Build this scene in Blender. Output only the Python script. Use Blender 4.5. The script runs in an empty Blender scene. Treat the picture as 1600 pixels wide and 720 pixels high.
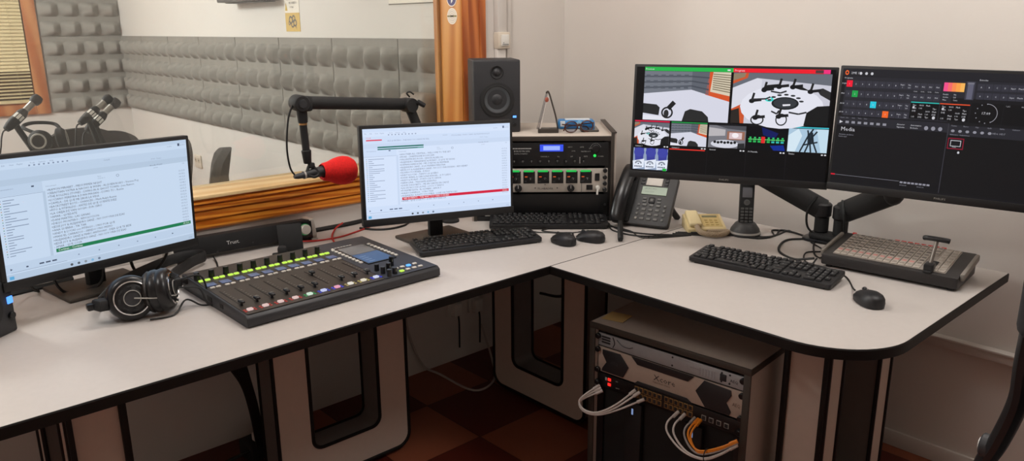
import bpy, bmesh, math, random
from mathutils import Vector, Matrix, Euler
random.seed(7)
C = bpy.context.scene.collection
R = math.radians
V = Vector
DESK = 0.74

# ------------------------------------------------------------------ materials
def lin(h):
    h = h.lstrip('#')
    c = [int(h[i:i+2], 16)/255 for i in (0, 2, 4)]
    return tuple((x/12.92 if x <= .04045 else ((x+.055)/1.055)**2.4) for x in c)+(1.0,)
_M = {}
def mat(name, hexc, rough=.5, metal=0., spec=.5, noise=None, bump=None):
    """Principled material; noise=(scale, amount) mottles the colour, bump=(scale, strength) roughens it."""
    if name in _M: return _M[name]
    m = bpy.data.materials.new(name); m.use_nodes = True
    nt = m.node_tree; b = nt.nodes['Principled BSDF']
    col = lin(hexc)
    b.inputs['Base Color'].default_value = col
    b.inputs['Roughness'].default_value = rough
    b.inputs['Metallic'].default_value = metal
    b.inputs['Specular IOR Level'].default_value = spec
    if noise or bump:
        tc = nt.nodes.new('ShaderNodeTexCoord')
    if noise:
        n = nt.nodes.new('ShaderNodeTexNoise'); n.inputs['Scale'].default_value = noise[0]; n.inputs['Detail'].default_value = 4
        nt.links.new(tc.outputs['Object'], n.inputs['Vector'])
        r = nt.nodes.new('ShaderNodeValToRGB')
        r.color_ramp.elements[0].position = .3; r.color_ramp.elements[1].position = .7
        a = noise[1]
        r.color_ramp.elements[0].color = tuple(c*(1-a) for c in col[:3])+(1,)
        r.color_ramp.elements[1].color = tuple(min(1, c*(1+a)) for c in col[:3])+(1,)
        nt.links.new(n.outputs['Fac'], r.inputs['Fac']); nt.links.new(r.outputs['Color'], b.inputs['Base Color'])
    if bump:
        n2 = nt.nodes.new('ShaderNodeTexNoise'); n2.inputs['Scale'].default_value = bump[0]; n2.inputs['Detail'].default_value = 3
        nt.links.new(tc.outputs['Object'], n2.inputs['Vector'])
        bp = nt.nodes.new('ShaderNodeBump'); bp.inputs['Strength'].default_value = bump[1]; bp.inputs['Distance'].default_value = .002
        nt.links.new(n2.outputs['Fac'], bp.inputs['Height']); nt.links.new(bp.outputs['Normal'], b.inputs['Normal'])
    _M[name] = m
    return m
def glow(hexc, s=1.0, rough=.45):
    """a lit pixel, lamp or display: gives off its own light"""
    name = 'glow_%s_%g' % (hexc.lstrip('#'), s)
    if name in _M: return _M[name]
    m = bpy.data.materials.new(name); m.use_nodes = True
    b = m.node_tree.nodes['Principled BSDF']
    b.inputs['Base Color'].default_value = (0.004, 0.004, 0.004, 1)
    b.inputs['Roughness'].default_value = rough; b.inputs['Specular IOR Level'].default_value = .2
    b.inputs['Emission Color'].default_value = lin(hexc); b.inputs['Emission Strength'].default_value = s
    _M[name] = m
    return m
def wood(name, dark, light, scale=(1, 1, 1), rough=.35, dist=3.5, wscale=9., detail=2.):
    if name in _M: return _M[name]
    m = bpy.data.materials.new(name); m.use_nodes = True
    nt = m.node_tree; b = nt.nodes['Principled BSDF']
    tc = nt.nodes.new('ShaderNodeTexCoord'); mp = nt.nodes.new('ShaderNodeMapping'); mp.inputs['Scale'].default_value = scale
    w = nt.nodes.new('ShaderNodeTexWave'); w.wave_type = 'BANDS'; w.bands_direction = 'DIAGONAL'
    w.inputs['Scale'].default_value = wscale; w.inputs['Distortion'].default_value = dist; w.inputs['Detail'].default_value = detail
    n = nt.nodes.new('ShaderNodeTexNoise'); n.inputs['Scale'].default_value = 3.; n.inputs['Detail'].default_value = 6
    mx = nt.nodes.new('ShaderNodeMath'); mx.operation = 'MULTIPLY_ADD'; mx.inputs[1].default_value = .65
    r = nt.nodes.new('ShaderNodeValToRGB')
    r.color_ramp.elements[0].position = .25; r.color_ramp.elements[0].color = lin(dark)
    r.color_ramp.elements[1].position = .8; r.color_ramp.elements[1].color = lin(light)
    mul = nt.nodes.new('ShaderNodeMath'); mul.operation = 'MULTIPLY'; mul.inputs[1].default_value = .35
    nt.links.new(tc.outputs['Object'], mp.inputs['Vector'])
    nt.links.new(mp.outputs['Vector'], w.inputs['Vector']); nt.links.new(mp.outputs['Vector'], n.inputs['Vector'])
    nt.links.new(n.outputs['Fac'], mul.inputs[0])
    nt.links.new(w.outputs['Fac'], mx.inputs[0]); nt.links.new(mul.outputs[0], mx.inputs[2])
    nt.links.new(mx.outputs[0], r.inputs['Fac']); nt.links.new(r.outputs['Color'], b.inputs['Base Color'])
    b.inputs['Roughness'].default_value = rough
    _M[name] = m
    return m
def glass(name='glass_pane', tint='#ffffff', rough=.0, ior=1.45, veil=0.):
    if name in _M: return _M[name]
    m = bpy.data.materials.new(name); m.use_nodes = True
    nt = m.node_tree; nt.nodes.remove(nt.nodes['Principled BSDF'])
    out = nt.nodes['Material Output']
    t = nt.nodes.new('ShaderNodeBsdfTransparent'); t.inputs['Color'].default_value = lin(tint)
    g = nt.nodes.new('ShaderNodeBsdfGlossy'); g.inputs['Roughness'].default_value = rough
    f = nt.nodes.new('ShaderNodeFresnel'); ge = nt.nodes.new('ShaderNodeNewGeometry'); mi = nt.nodes.new('ShaderNodeMix')     # same reflection on both faces of the pane
    mi.inputs[2].default_value = ior; mi.inputs[3].default_value = 1/ior
    nt.links.new(ge.outputs['Backfacing'], mi.inputs[0]); nt.links.new(mi.outputs[0], f.inputs['IOR'])
    mx = nt.nodes.new('ShaderNodeMixShader')
    nt.links.new(f.outputs[0], mx.inputs[0]); nt.links.new(t.outputs[0], mx.inputs[1]); nt.links.new(g.outputs[0], mx.inputs[2])
    if veil:      # glare of the lit room, mixed in as an even pale film
        df = nt.nodes.new('ShaderNodeBsdfDiffuse'); df.inputs['Color'].default_value = (.8, .78, .75, 1)
        m3 = nt.nodes.new('ShaderNodeMixShader'); m3.inputs[0].default_value = veil
        nt.links.new(mx.outputs[0], m3.inputs[1]); nt.links.new(df.outputs[0], m3.inputs[2]); nt.links.new(m3.outputs[0], out.inputs['Surface'])
    else: nt.links.new(mx.outputs[0], out.inputs['Surface'])
    _M[name] = m
    return m

# ------------------------------------------------------------------ mesh builder
_txt = {}
def text_geo(s, res=1):
    k = (s, res)
    if k not in _txt:
        cu = bpy.data.curves.new('writing', 'FONT'); cu.body = s; cu.size = 1.0; cu.resolution_u = res
        ob = bpy.data.objects.new('writing', cu); C.objects.link(ob)
        me = bpy.data.meshes.new_from_object(ob)
        _txt[k] = ([v.co.copy() for v in me.vertices], [list(p.vertices) for p in me.polygons])
        bpy.data.objects.remove(ob); bpy.data.curves.remove(cu); bpy.data.meshes.remove(me)
    return _txt[k]
class MB:
    def __init__(s): s.bm = bmesh.new(); s.mats = []; s.T = Matrix.Identity(4)
    def mi(s, m):
        if m not in s.mats: s.mats.append(m)
        return s.mats.index(m)
    def raw(s, verts, faces, m, M=None):
        T = s.T @ M if M is not None else s.T
        k = s.mi(m); vs = [s.bm.verts.new(T @ V(v)) for v in verts]
        for f in faces:
            try:
                fc = s.bm.faces.new([vs[i] for i in f]); fc.material_index = k
            except ValueError: pass
        return s
    def merge(s, tmp, m, M=None):
        tmp.verts.index_update()
        s.raw([v.co.copy() for v in tmp.verts], [[v.index for v in f.verts] for f in tmp.faces], m, M)
        tmp.free(); return s
    def box(s, c, size, m, bev=0, rot=None, seg=2, taper=None):
        t = bmesh.new(); bmesh.ops.create_cube(t, size=1.0)
        for v in t.verts:
            k = 1.0
            if taper is not None and v.co.z > 0: k = taper
            v.co = V((v.co.x*size[0]*k, v.co.y*size[1]*k, v.co.z*size[2]))
        if bev: bmesh.ops.bevel(t, geom=list(t.edges), offset=bev, segments=seg, profile=.5, affect='EDGES')
        M = Matrix.Translation(V(c))
        if rot is not None: M = M @ (rot.to_matrix().to_4x4() if isinstance(rot, Euler) else rot.to_4x4())
        return s.merge(t, m, M)
    def bb(s, a, b, m, bev=0, seg=2):
        a, b = V(a), V(b)
        return s.box((a+b)/2, [abs(x) for x in (b-a)], m, bev, None, seg)
    def cyl(s, p0, p1, r0, m, r1=None, seg=16, bev=0):
        p0, p1 = V(p0), V(p1); d = p1-p0; L = d.length
        if r1 is None: r1 = r0
        if bev:
            return s.lathe([(0, 0), (r0-bev, 0), (r0, bev), (r1, L-bev), (r1-bev, L), (0, L)], m, seg, s.frame(p0, d))
        return s.lathe([(0, 0), (r0, 0), (r1, L), (0, L)], m, seg, s.frame(p0, d))
    @staticmethod
    def frame(p, d):
        q = V((0, 0, 1)).rotation_difference(V(d).normalized())
        return Matrix.Translation(V(p)) @ q.to_matrix().to_4x4()
    def lathe(s, prof, m, seg=24, M=None):
        vs = []; fs = []; idx = []
        for (r, z) in prof:
            if r < 1e-6: idx.append([len(vs)]); vs.append((0, 0, z))
            else:
                idx.append(list(range(len(vs), len(vs)+seg)))
                for i in range(seg):
                    a = 2*math.pi*i/seg; vs.append((r*math.cos(a), r*math.sin(a), z))
        for a, b in zip(idx, idx[1:]):
            if len(a) == 1 and len(b) == 1: continue
            for i in range(seg):
                j = (i+1) % seg
                if len(a) == 1: fs.append([a[0], b[j], b[i]])
                elif len(b) == 1: fs.append([a[i], a[j], b[0]])
                else: fs.append([a[i], a[j], b[j], b[i]])
        return s.raw(vs, fs, m, M)
    def tube(s, pts, r, m, seg=6, sub=6, closed=False, smooth=True, flat=None):
        pts = [V(p) for p in pts]
        if smooth and len(pts) > 2: pts = spline(pts, sub, closed)
        n = len(pts); rings = []; vs = []; fs = []; up = None
        for i, p in enumerate(pts):
            if closed: d = pts[(i+1) % n]-pts[i-1]
            else: d = pts[min(i+1, n-1)]-pts[max(i-1, 0)]
            if d.length < 1e-9: d = V((0, 0, 1))
            d.normalize()
            if up is None:
                up = V((0, 0, 1)) if abs(d.z) < .9 else V((1, 0, 0))
            a = d.cross(up)
            if a.length < 1e-6: a = d.orthogonal()
            a.normalize(); b = a.cross(d).normalized(); up = b
            rr = r(i/(n-1)) if callable(r) else r
            ra, rb = (rr, rr) if flat is None else (flat[0], flat[1])
            rings.append(list(range(len(vs), len(vs)+seg)))
            for k in range(seg):
                t = 2*math.pi*k/seg; vs.append(p+a*ra*math.cos(t)+b*rb*math.sin(t))
        rg = range(n if closed else n-1)
        for i in rg:
            A, B = rings[i], rings[(i+1) % n]
            for k in range(seg):
                j = (k+1) % seg; fs.append([A[k], B[k], B[j], A[j]])
        if not closed: fs.append(rings[0]); fs.append(rings[-1][::-1])
        return s.raw(vs, fs, m)
    def prism(s, poly, z0, z1, m, M=None, bev=0):
        t = bmesh.new()
        vs = [t.verts.new((p[0], p[1], z0)) for p in poly]
        f = t.faces.new(vs); ex = bmesh.ops.extrude_face_region(t, geom=[f])
        bmesh.ops.translate(t, vec=(0, 0, z1-z0), verts=[v for v in ex['geom'] if isinstance(v, bmesh.types.BMVert)])
        bmesh.ops.recalc_face_normals(t, faces=list(t.faces))
        if bev: bmesh.ops.bevel(t, geom=[e for e in t.edges], offset=bev, segments=2, profile=.5, affect='EDGES')
        return s.merge(t, m, M)
    def poly(s, pts, m, M=None): return s.raw(pts, [list(range(len(pts)))], m, M)
    def ball(s, c, r, m, seg=16, rot=None):
        t = bmesh.new(); bmesh.ops.create_uvsphere(t, u_segments=seg, v_segments=max(6, seg*2//3), radius=1)
        if not hasattr(r, '__len__'): r = (r, r, r)
        M = Matrix.Translation(V(c)) @ (rot.to_4x4() if rot is not None else Matrix.Identity(4)) @ Matrix.Diagonal((*r, 1))
        return s.merge(t, m, M)
    def text(s, body, h, m, M, align='l', stretch=1.0):
        """writing in the local XY plane of M; h = cap height"""
        vs, fs = text_geo(body)
        if not vs: return s
        k = h/.7; x0 = min(v.x for v in vs); x1 = max(v.x for v in vs)
        off = {'l': x0, 'c': (x0+x1)/2, 'r': x1}[align]
        return s.raw([((v.x-off)*k*stretch, v.y*k, 0) for v in vs], fs, m, M)
    def build(s, name, parent=None, smooth=True, angle=40, loc=None):
        me = bpy.data.meshes.new(name)
        bmesh.ops.recalc_face_normals(s.bm, faces=s.bm.faces) if False else None
        s.bm.to_mesh(me); s.bm.free()
        for m in s.mats: me.materials.append(m)
        if smooth:
            me.polygons.foreach_set('use_smooth', [True]*len(me.polygons))
            me.set_sharp_from_angle(angle=R(angle))
        o = bpy.data.objects.new(name, me); C.objects.link(o)
        if parent is not None: o.parent = parent
        if loc: o.location = loc
        return o
def spline(p, sub, closed=False):
    out = []; n = len(p)
    rng = range(n if closed else n-1)
    for i in rng:
        p0 = p[(i-1) % n] if (closed or i > 0) else p[i]*2-p[i+1]
        p1 = p[i]; p2 = p[(i+1) % n]
        p3 = p[(i+2) % n] if (closed or i+2 < n) else p2*2-p1
        for k in range(sub):
            t = k/sub
            out.append(.5*((2*p1)+(p2-p0)*t+(2*p0-5*p1+4*p2-p3)*t*t+(3*p1-p0-3*p2+p3)*t**3))
    if not closed: out.append(p[-1])
    return out
def XZ(x=0, y=0, z=0):
    """plane facing -Y: local x right, local y up"""
    return Matrix.Translation((x, y, z)) @ Matrix(((1, 0, 0, 0), (0, 0, -1, 0), (0, 1, 0, 0), (0, 0, 0, 1)))
def XY(x=0, y=0, z=0): return Matrix.Translation((x, y, z))
def rrect(x0, y0, x1, y1, r, n=5):
    out = []
    for cx, cy, a in ((x1-r, y1-r, 0), (x0+r, y1-r, 90), (x0+r, y0+r, 180), (x1-r, y0+r, 270)):
        for i in range(n+1):
            t = R(a+90*i/n); out.append((cx+r*math.cos(t), cy+r*math.sin(t)))
    return out
def tag(o, label=None, cat=None, group=None, kind=None):
    if label: o['label'] = label
    if cat: o['category'] = cat
    if group: o['group'] = group
    if kind: o['kind'] = kind
    return o
def thing(name, label, cat, loc=(0, 0, 0), rotz=0, group=None):
    o = bpy.data.objects.new(name, None); o.empty_display_size = .05; C.objects.link(o)
    o.location = loc; o.rotation_euler = (0, 0, R(rotz))
    return tag(o, label, cat, group)
def copy_tree(o, parent=None):
    c = o.copy(); C.objects.link(c)
    if parent is not None: c.parent = parent
    for ch in list(o.children): copy_tree(ch, c)
    return c
def struct(o): o['kind'] = 'structure'; return o

# ------------------------------------------------------------------ palette
WALL = mat('painted_wall', '#d9d2cb', .85, noise=(3, .02), bump=(120, .12))
STWALL = mat('studio_paint', '#dcd8d2', .85, noise=(3, .02), bump=(120, .1))
CEIL = mat('ceiling_paint', '#dcd8d2', .9, noise=(5, .02))
LAM = mat('desk_laminate', '#c4bdb8', .42, spec=.4, noise=(60, .015))
PANEL = mat('leg_laminate', '#c2b2a6', .5, noise=(40, .02))
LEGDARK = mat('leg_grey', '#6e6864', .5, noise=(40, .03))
EDGE = mat('black_edging', '#120e0c', .5, spec=.25)
BLK = mat('black_plastic', '#17171a', .45, noise=(200, .06), bump=(900, .08))
BLKS = mat('black_satin', '#101013', .3)
BLKM = mat('black_matte', '#1c1c1d', .7, noise=(150, .08))
MONB = mat('monitor_black', '#111113', .5, noise=(200, .06))
DGREY = mat('dark_grey_plastic', '#2c2c2f', .5, noise=(150, .05))
MGREY = mat('mid_grey_plastic', '#5b5b5b', .5)
LGREY = mat('light_grey_plastic', '#9d9a94', .5)
WHT = mat('white_plastic', '#e2dfd8', .45)
SILV = mat('brushed_aluminium', '#b9b4ac', .35, metal=.25, noise=(90, .05))
CHROME = mat('chrome', '#d8d8d8', .12, metal=1.)
RUB = mat('rubber_cable', '#121212', .55)
CONS = mat('console_grey', '#3b342f', .5, spec=.3, noise=(220, .05))
RED = mat('red_foam', '#e01512', .85, noise=(180, .12), bump=(400, .5))
PINE = wood('pine_casing_along', '#c4640f', '#ef9a34', scale=(1.0, 22, 22), wscale=1.4, dist=8., detail=4.)
PINEV = wood('pine_casing_upright', '#9c4d20', '#c8753a', scale=(6, 6, .5), wscale=1.9, dist=4.)
PINEJ = wood('pine_jamb', '#bd7838', '#d69a56', scale=(5, 5, .3), wscale=1.5, dist=3.)
PINES = wood('pine_sill_lit', '#d3ab70', '#e4c592', scale=(.4, 5, 5), wscale=1.5, dist=3.)  # paler than the other pine: studio light on the sill put into the colour
PINEO = wood('pine_orange', '#b0683a', '#c88a58', scale=(4, 4, .4), wscale=1.4, dist=3.)
KEYW, STW, EXPO = 57, 175, 0.0
CAMX = (0.738875, 0.17718, -0.650132, 0)
CAMY = (-0.673806, 0.184242, -0.71557, 0)
CAMZ = (-0.007003, 0.966779, 0.255517, 1.47)
# ------------------------------------------------------------------ the rooms
XR, YW = 2.69, 2.585            # right wall, window wall
XL, YB, ZC = -2.3, -2.1, 2.72
SX, SY = 2.15, 7.43             # studio side wall and far wall
GX, GY = 2.054, 2.706           # window jamb face, glass
def tile_mat():
    m = bpy.data.materials.new('terracotta_checker'); m.use_nodes = True
    nt = m.node_tree; b = nt.nodes['Principled BSDF']
    tc = nt.nodes.new('ShaderNodeTexCoord'); mp = nt.nodes.new('ShaderNodeMapping')
    s = 1/.33
    mp.inputs['Scale'].default_value = (s, s, s); mp.inputs['Location'].default_value = (-1.633*s, -1.983*s, .31)
    ck = nt.nodes.new('ShaderNodeTexChecker'); ck.inputs['Scale'].default_value = 1.0
    ck.inputs['Color1'].default_value = lin('#96543a'); ck.inputs['Color2'].default_value = lin('#5e2013')
    br = nt.nodes.new('ShaderNodeTexBrick'); br.offset = 0; br.inputs['Scale'].default_value = 1.0
    br.inputs['Brick Width'].default_value = 1.0; br.inputs['Row Height'].default_value = 1.0; br.inputs['Mortar Size'].default_value = .008
    br.inputs['Color1'].default_value = br.inputs['Color2'].default_value = (1, 1, 1, 1); br.inputs['Mortar'].default_value = (.35, .3, .28, 1)
    n = nt.nodes.new('ShaderNodeTexNoise'); n.inputs['Scale'].default_value = 6; n.inputs['Detail'].default_value = 5
    rp = nt.nodes.new('ShaderNodeValToRGB'); rp.color_ramp.elements[0].color = (.8, .8, .8, 1); rp.color_ramp.elements[1].color = (1.1, 1.1, 1.1, 1)
    m1 = nt.nodes.new('ShaderNodeMix'); m1.data_type = 'RGBA'; m1.blend_type = 'MULTIPLY'; m1.inputs[0].default_value = 1
    m2 = nt.nodes.new('ShaderNodeMix'); m2.data_type = 'RGBA'; m2.blend_type = 'MULTIPLY'; m2.inputs[0].default_value = 1
    L = nt.links.new
    L(tc.outputs['Object'], mp.inputs['Vector']); L(mp.outputs['Vector'], ck.inputs['Vector']); L(mp.outputs['Vector'], br.inputs['Vector'])
    L(tc.outputs['Object'], n.inputs['Vector']); L(n.outputs['Fac'], rp.inputs['Fac'])
    L(ck.outputs['Color'], m1.inputs[6]); L(rp.outputs['Color'], m1.inputs[7])
    L(m1.outputs[2], m2.inputs[6]); L(br.outputs['Color'], m2.inputs[7]); L(m2.outputs[2], b.inputs['Base Color'])
    b.inputs['Roughness'].default_value = .45
    return m
TILE = tile_mat()
def room(name, boxes, m):
    b = MB()
    for a, c in boxes: b.bb(a, c, m)
    return struct(b.build(name, smooth=False))
room('floor', [((XL-.1, YB-.1, -.1), (XR+.1, SY+.1, 0))], TILE)
room('ceiling', [((XL-.1, YB-.1, ZC), (XR+.1, SY+.1, ZC+.1))], CEIL)
WX0, WZ0, WZ1 = -1.9, .915, 2.2
room('wall_window', [((XL, YW, 0), (XR, YW+.16, WZ0)), ((XL, YW, WZ1), (XR, YW+.16, ZC)),
                     ((GX+.02, YW, WZ0), (XR, YW+.16, WZ1)), ((XL, YW, WZ0), (WX0, YW+.16, WZ1))], WALL)
room('wall_right', [((XR, YB, 0), (XR+.1, YW+.16, ZC))], WALL)
room('wall_left', [((XL-.1, YB, 0), (XL, YW+.16, ZC))], WALL)
room('wall_back', [((XL-.1, YB-.1, 0), (XR+.1, YB, ZC))], WALL)
room('wall_studio_right', [((SX, YW+.16, 0), (SX+.1, SY, ZC))], STWALL)
room('wall_studio_left', [((XL-.1, YW+.16, 0), (XL, SY, ZC))], STWALL)
room('wall_studio_far', [((XL-.1, SY, 0), (SX+.1, SY+.1, ZC))], STWALL)

# booth window: pine casing with stepped mouldings, jambs, sill, glass
win = struct(thing('window_1', 'pine framed glass window into the studio', 'window'))
del win['category']
b = MB()
prof = [(0, .812), (-.012, .812), (-.018, .820), (-.018, .843), (-.011, .845), (-.011, .849), (-.022, .851), (-.022, .874), (-.014, .876), (-.014, .880), (-.028, .883), (-.030, .896), (-.018, .898), (-.018, .903), (-.033, .906), (-.033, .9135), (-.022, .915), (-.022, .921), (0, .921)]
M = Matrix(((0, 0, 1, 0), (1, 0, 0, YW), (0, 1, 0, 0), (0, 0, 0, 1)))
b.prism(prof, WX0-.1, GX+.02, PINE, M)
M2 = Matrix(((0, 0, 1, 0), (1, 0, 0, YW), (0, -1, 0, WZ1+.82), (0, 0, 0, 1)))
b.prism(prof, WX0-.1, GX+.02, PINE, M2)
b.build('casing', win, angle=25)
b = MB()   # right-hand upright casing, two steps
b.bb((GX+.006, YW-.024, .812), (GX+.04, YW, 2.3), PINEV, .004)
b.bb((GX+.036, YW-.018, .812), (GX+.134, YW, 2.3), PINEV, .005)
b.bb((GX+.10, YW-.022, .812), (GX+.136, YW, 2.3), PINEV, .005)
b.bb((WX0-.13, YW-.02, .812), (WX0, YW, 2.3), PINEV, .005)
b.build('casing_upright', win)
b = MB()
b.bb((GX, YW-.02, WZ0+.014), (GX+.02, YW+.16, WZ1), PINEJ, .003)
b.bb((GX-.012, GY+.004, WZ0+.014), (GX+.002, GY+.03, WZ1), PINEJ, .002)
b.bb((WX0-.005, YW, WZ0), (WX0+.015, YW+.16, WZ1), PINEJ)
b.build('jamb', win)
b = MB(); b.bb((WX0, YW-.037, .922), (GX, YW+.16, .934), PINES, .002); b.build('window_sill', win)
b = MB(); b.bb((WX0+.015, GY-.003, .930), (GX, GY+.003, WZ1), glass('double_glazing', '#f4f6f4', 0, 1.5, .035)); b.build('glass_pane', win, smooth=False)

# cable duct on the right wall, conduits by the switch
b = MB(); b.bb((XR-.03, -1.8, .424), (XR, .93, .458), WALL, .004); b.bb((XR-.034, -1.8, .452), (XR, .93, .462), WALL, .003)
struct(b.build('trim_1'))
b = MB()
b.bb((2.25, YW-.03, 1.445), (2.302, YW, ZC), WALL, .004); b.bb((2.316, YW-.014, 1.2), (2.342, YW, ZC), WALL, .004)
b.bb((2.25, YW-.022, 1.15), (2.302, YW, 1.385), WALL, .004)
struct(b.build('trim_2'))
b = MB(); b.bb((XR-.012, YB, 0), (XR, YW, .06), WALL, .003); struct(b.build('baseboard_right'))
t = thing('light_switch', 'cream rocker light switch beside the pine window post', 'switch', (2.281, YW, 1.415))
b = MB(); b.bb((-.034, -.036, -.034), (.034, 0, .036), mat('cream_plastic', '#d6cab9', .45), .005); b.build('back_box', t)
b = MB(); b.bb((-.022, -.043, -.022), (.022, -.034, .026), WHT, .003); b.bb((-.018, -.0445, -.0165), (.016, -.042, -.0145), DGREY)
b.cyl((-.012, -.042, -.009), (-.012, -.0445, -.009), .0018, DGREY, seg=8); b.build('rocker', t)
for i, (z, lab) in enumerate(((1.517, 'round cream sticker with concentric rings on the pine window jamb'), (1.588, 'round purple sticker with a white figure, topmost on the pine window jamb'))):
    b = MB(); F = Matrix(((0, 0, -1, 0), (-1, 0, 0, 0), (0, 1, 0, 0), (0, 0, 0, 1)))
    b.T = Matrix.Translation((GX-.0012, 2.621, z)) @ F
    r = .033
    def disc(rr, zz, m, seg=32): b.lathe([(0, zz), (rr, zz)], m, seg)
    b.cyl((0, 0, -.001), (0, 0, .0004), r, mat('sticker_rim', '#e9dccb' if i == 0 else '#c9a79a', .5), seg=32)
    if i == 0:
        for q, (r0, r1) in enumerate(((.027, .026), (.020, .0185), (.0125, .011))):
            b.lathe([(r1, .0006), (r0, .0006)], mat('sticker_ring', '#8f8a8c', .5), 32)
        b.poly([(-.031, -.003, .0008), (.031, -.003, .0008), (.031, .003, .0008), (-.031, .003, .0008)], mat('sticker_olive', '#7d7340', .5))
        b.poly([(-.01, -.004, .001), (.01, -.004, .001), (.01, .004, .001), (-.01, .004, .001)], mat('sticker_brown', '#4a4020', .5))
    else:
        b.lathe([(0, .0006), (.029, .0006)], mat('sticker_purple', '#4a4270', .5), 32)
        b.poly([(-.004, -.02, .0008), (.006, -.012, .0008), (.010, .012, .0008), (.002, .022, .0008), (-.004, .006, .0008)], WHT)
    tag(b.build('sticker', smooth=False), lab, 'sticker', 'stickers on the window jamb')

# ------------------------------------------------------------------ studio beyond the glass
FOAM = mat('acoustic_foam', '#8f8c85', .95, noise=(25, .06), bump=(260, .45))
def foam_mesh(n=4, size=.617, cell=12, x1=1.0):
    """slab of soft blunt pyramids, local x along the wall, local z up, facing -Y"""
    b = MB(); N = n*cell; vs = []; fs = []; mx = int(N*x1)
    for j in range(N+1):
        for i in range(mx+1):
            a = ((i % cell)/cell)*2-1 if i % cell else -1; c = ((j % cell)/cell)*2-1 if j % cell else -1
            e = (c+.25)/.66                      # the bump fills the lower part of its cell, a flat band above it
            h = .058*min(1, ((a+1)/1.2 if a < .2 else (1-a)/.8)*1.08)*math.sqrt(max(0, 1-e*e))
            if i in (0, mx) or j in (0, N): h = 0
            vs.append((i/N*size, -.012-h, j/N*size))
    w = mx+1
    for j in range(N):
        for i in range(mx): fs.append([j*w+i, j*w+i+1, (j+1)*w+i+1, (j+1)*w+i])
    b.raw(vs, fs, FOAM)
    X = mx/N*size
    b.bb((0.002, -.0125, 0.002), (X-.002, 0, size-.002), FOAM)
    return b
def keep(mb):
    o = mb.build('foam_panel', angle=28); me = o.data; bpy.data.objects.remove(o); return me
full = keep(foam_mesh())
cut = keep(foam_mesh(x1=.625))
ORD = ['first', 'second', 'third', 'fourth', 'fifth', 'sixth', 'seventh', 'eighth']
for i in range(8):      # along the side wall, starting at the window; the first is cut short at the window wall
    o = bpy.data.objects.new('foam_panel', cut if i == 0 else full); C.objects.link(o)
    o.rotation_euler = (0, 0, R(-90)); o.location = (SX, 3.152+.623*i, .806)
    tag(o, 'grey studded foam panel on studio side wall, %s from the window post' % ORD[i], 'foam panel', 'foam panels along the studio side wall')
for k, z in enumerate((.806, 1.428, 2.05)):
    o = bpy.data.objects.new('foam_panel', full); C.objects.link(o)
    o.location = (1.525, SY, z)
    tag(o, 'grey studded foam panel on studio far wall beside the blind, %s row up' % ('lowest', 'middle', 'top')[k], 'foam panel', 'foam panels on the studio far wall')
# far window with slatted blind
w2 = struct(thing('window_2', 'orange pine window on the studio far wall', 'window')); del w2['category']
b = MB()
for a, c in (((1.412, SY-.03, .80), (1.512, SY, 2.2)), ((.2, SY-.03, .80), (.30, SY, 2.2)), ((.30, SY-.028, .80), (1.412, SY, .90)), ((.30, SY-.028, 2.1), (1.412, SY, 2.2))): b.bb(a, c, PINEO, .006)
b.build('window_frame', w2)
b = MB(); b.bb((.30, SY-.006, .9), (1.412, SY-.001, 2.1), mat('window_night', '#75613f', .3)); b.build('window_pane', w2, smooth=False)
t = thing('venetian_blind', 'cream slatted blind hanging in the orange studio window', 'blind', (.856, SY-.035, .92))
SL = mat('blind_slat', '#d8c79c', .5)
b = MB()
for k in range(44):
    z = .0+k*.0275
    b.box((0, 0, z), (1.09, .030, .0014), SL, rot=Euler((R(22 if k < 9 else 66), 0, 0)))
b.build('slats', t, smooth=False)
b = MB(); b.bb((-.545, -.014, -.022), (.545, .014, -.006), SL, .003); b.build('bottom_rail', t)
b = MB()
for x in (-.45, 0, .45): b.tube([(x, -.014, -.01), (x, -.014, 1.18)], .0012, SL, 5, smooth=False)
b.build('cords', t)
# notices and boxes on the studio side wall
F = Matrix(((0, 0, -1, 0), (-1, 0, 0, 0), (0, 1, 0, 0), (0, 0, 0, 1)))   # plane facing -X: local x runs toward the camera side
def wallmat(y, z, d=.002): return Matrix.Translation((SX-d, y, z)) @ F
INK = mat('ink', '#3b3838', .6); PAP = mat('paper', '#ebe5d8', .7)
b = MB(); b.T = wallmat(4.222, 1.606, .001)
b.box((0, 0, .0006), (.176, .092, .0018), PAP)
b.poly([(-.088, .044, .002), (.088, .044, .002), (.088, .054, .002), (-.088, .054, .002)], mat('notice_red', '#a04038', .6))
b.poly([(-.06, .024, .002), (.07, .024, .002), (.07, .036, .002), (-.06, .036, .002)], mat('notice_grey', '#8b837c', .6))
b.text('PROHIBIDO', .013, INK, Matrix.Translation((-.03, .002, .0022))); b.text('FUMAR', .010, INK, Matrix.Translation((-.02, -.02, .0022)))
b.poly([(-.082, -.034, .002), (-.052, -.034, .002), (-.067, .012, .002)], mat('notice_yellow', '#c8a944', .6))
tag(b.build('notice', smooth=False), 'white notice with a red band and yellow triangle, pinned above the yellow poster', 'notice', 'papers on the studio wall')
b = MB(); b.T = wallmat(4.222, 1.508, .001)
b.box((0, 0, .0006), (.172, .104, .0018), mat('poster_yellow', '#d6b565', .6))
G = mat('poster_ink', '#6b655c', .6)
for k, (x, y, s) in enumerate([(-.02, .012, .024), (.016, .02, .02), (.03, -.004, .022), (.0, -.012, .02), (-.036, -.004, .014)]):
    b.T = wallmat(4.222, 1.508, .001) @ Matrix.Translation((x, y, .0022+.0002*k))
    b.lathe([(s*.55, 0), (s, 0)], G, 9)
b.T = wallmat(4.222, 1.508, .001)
b.poly([(.03, -.02, .003), (.046, -.04, .003), (.04, -.012, .003)], G)
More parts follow.
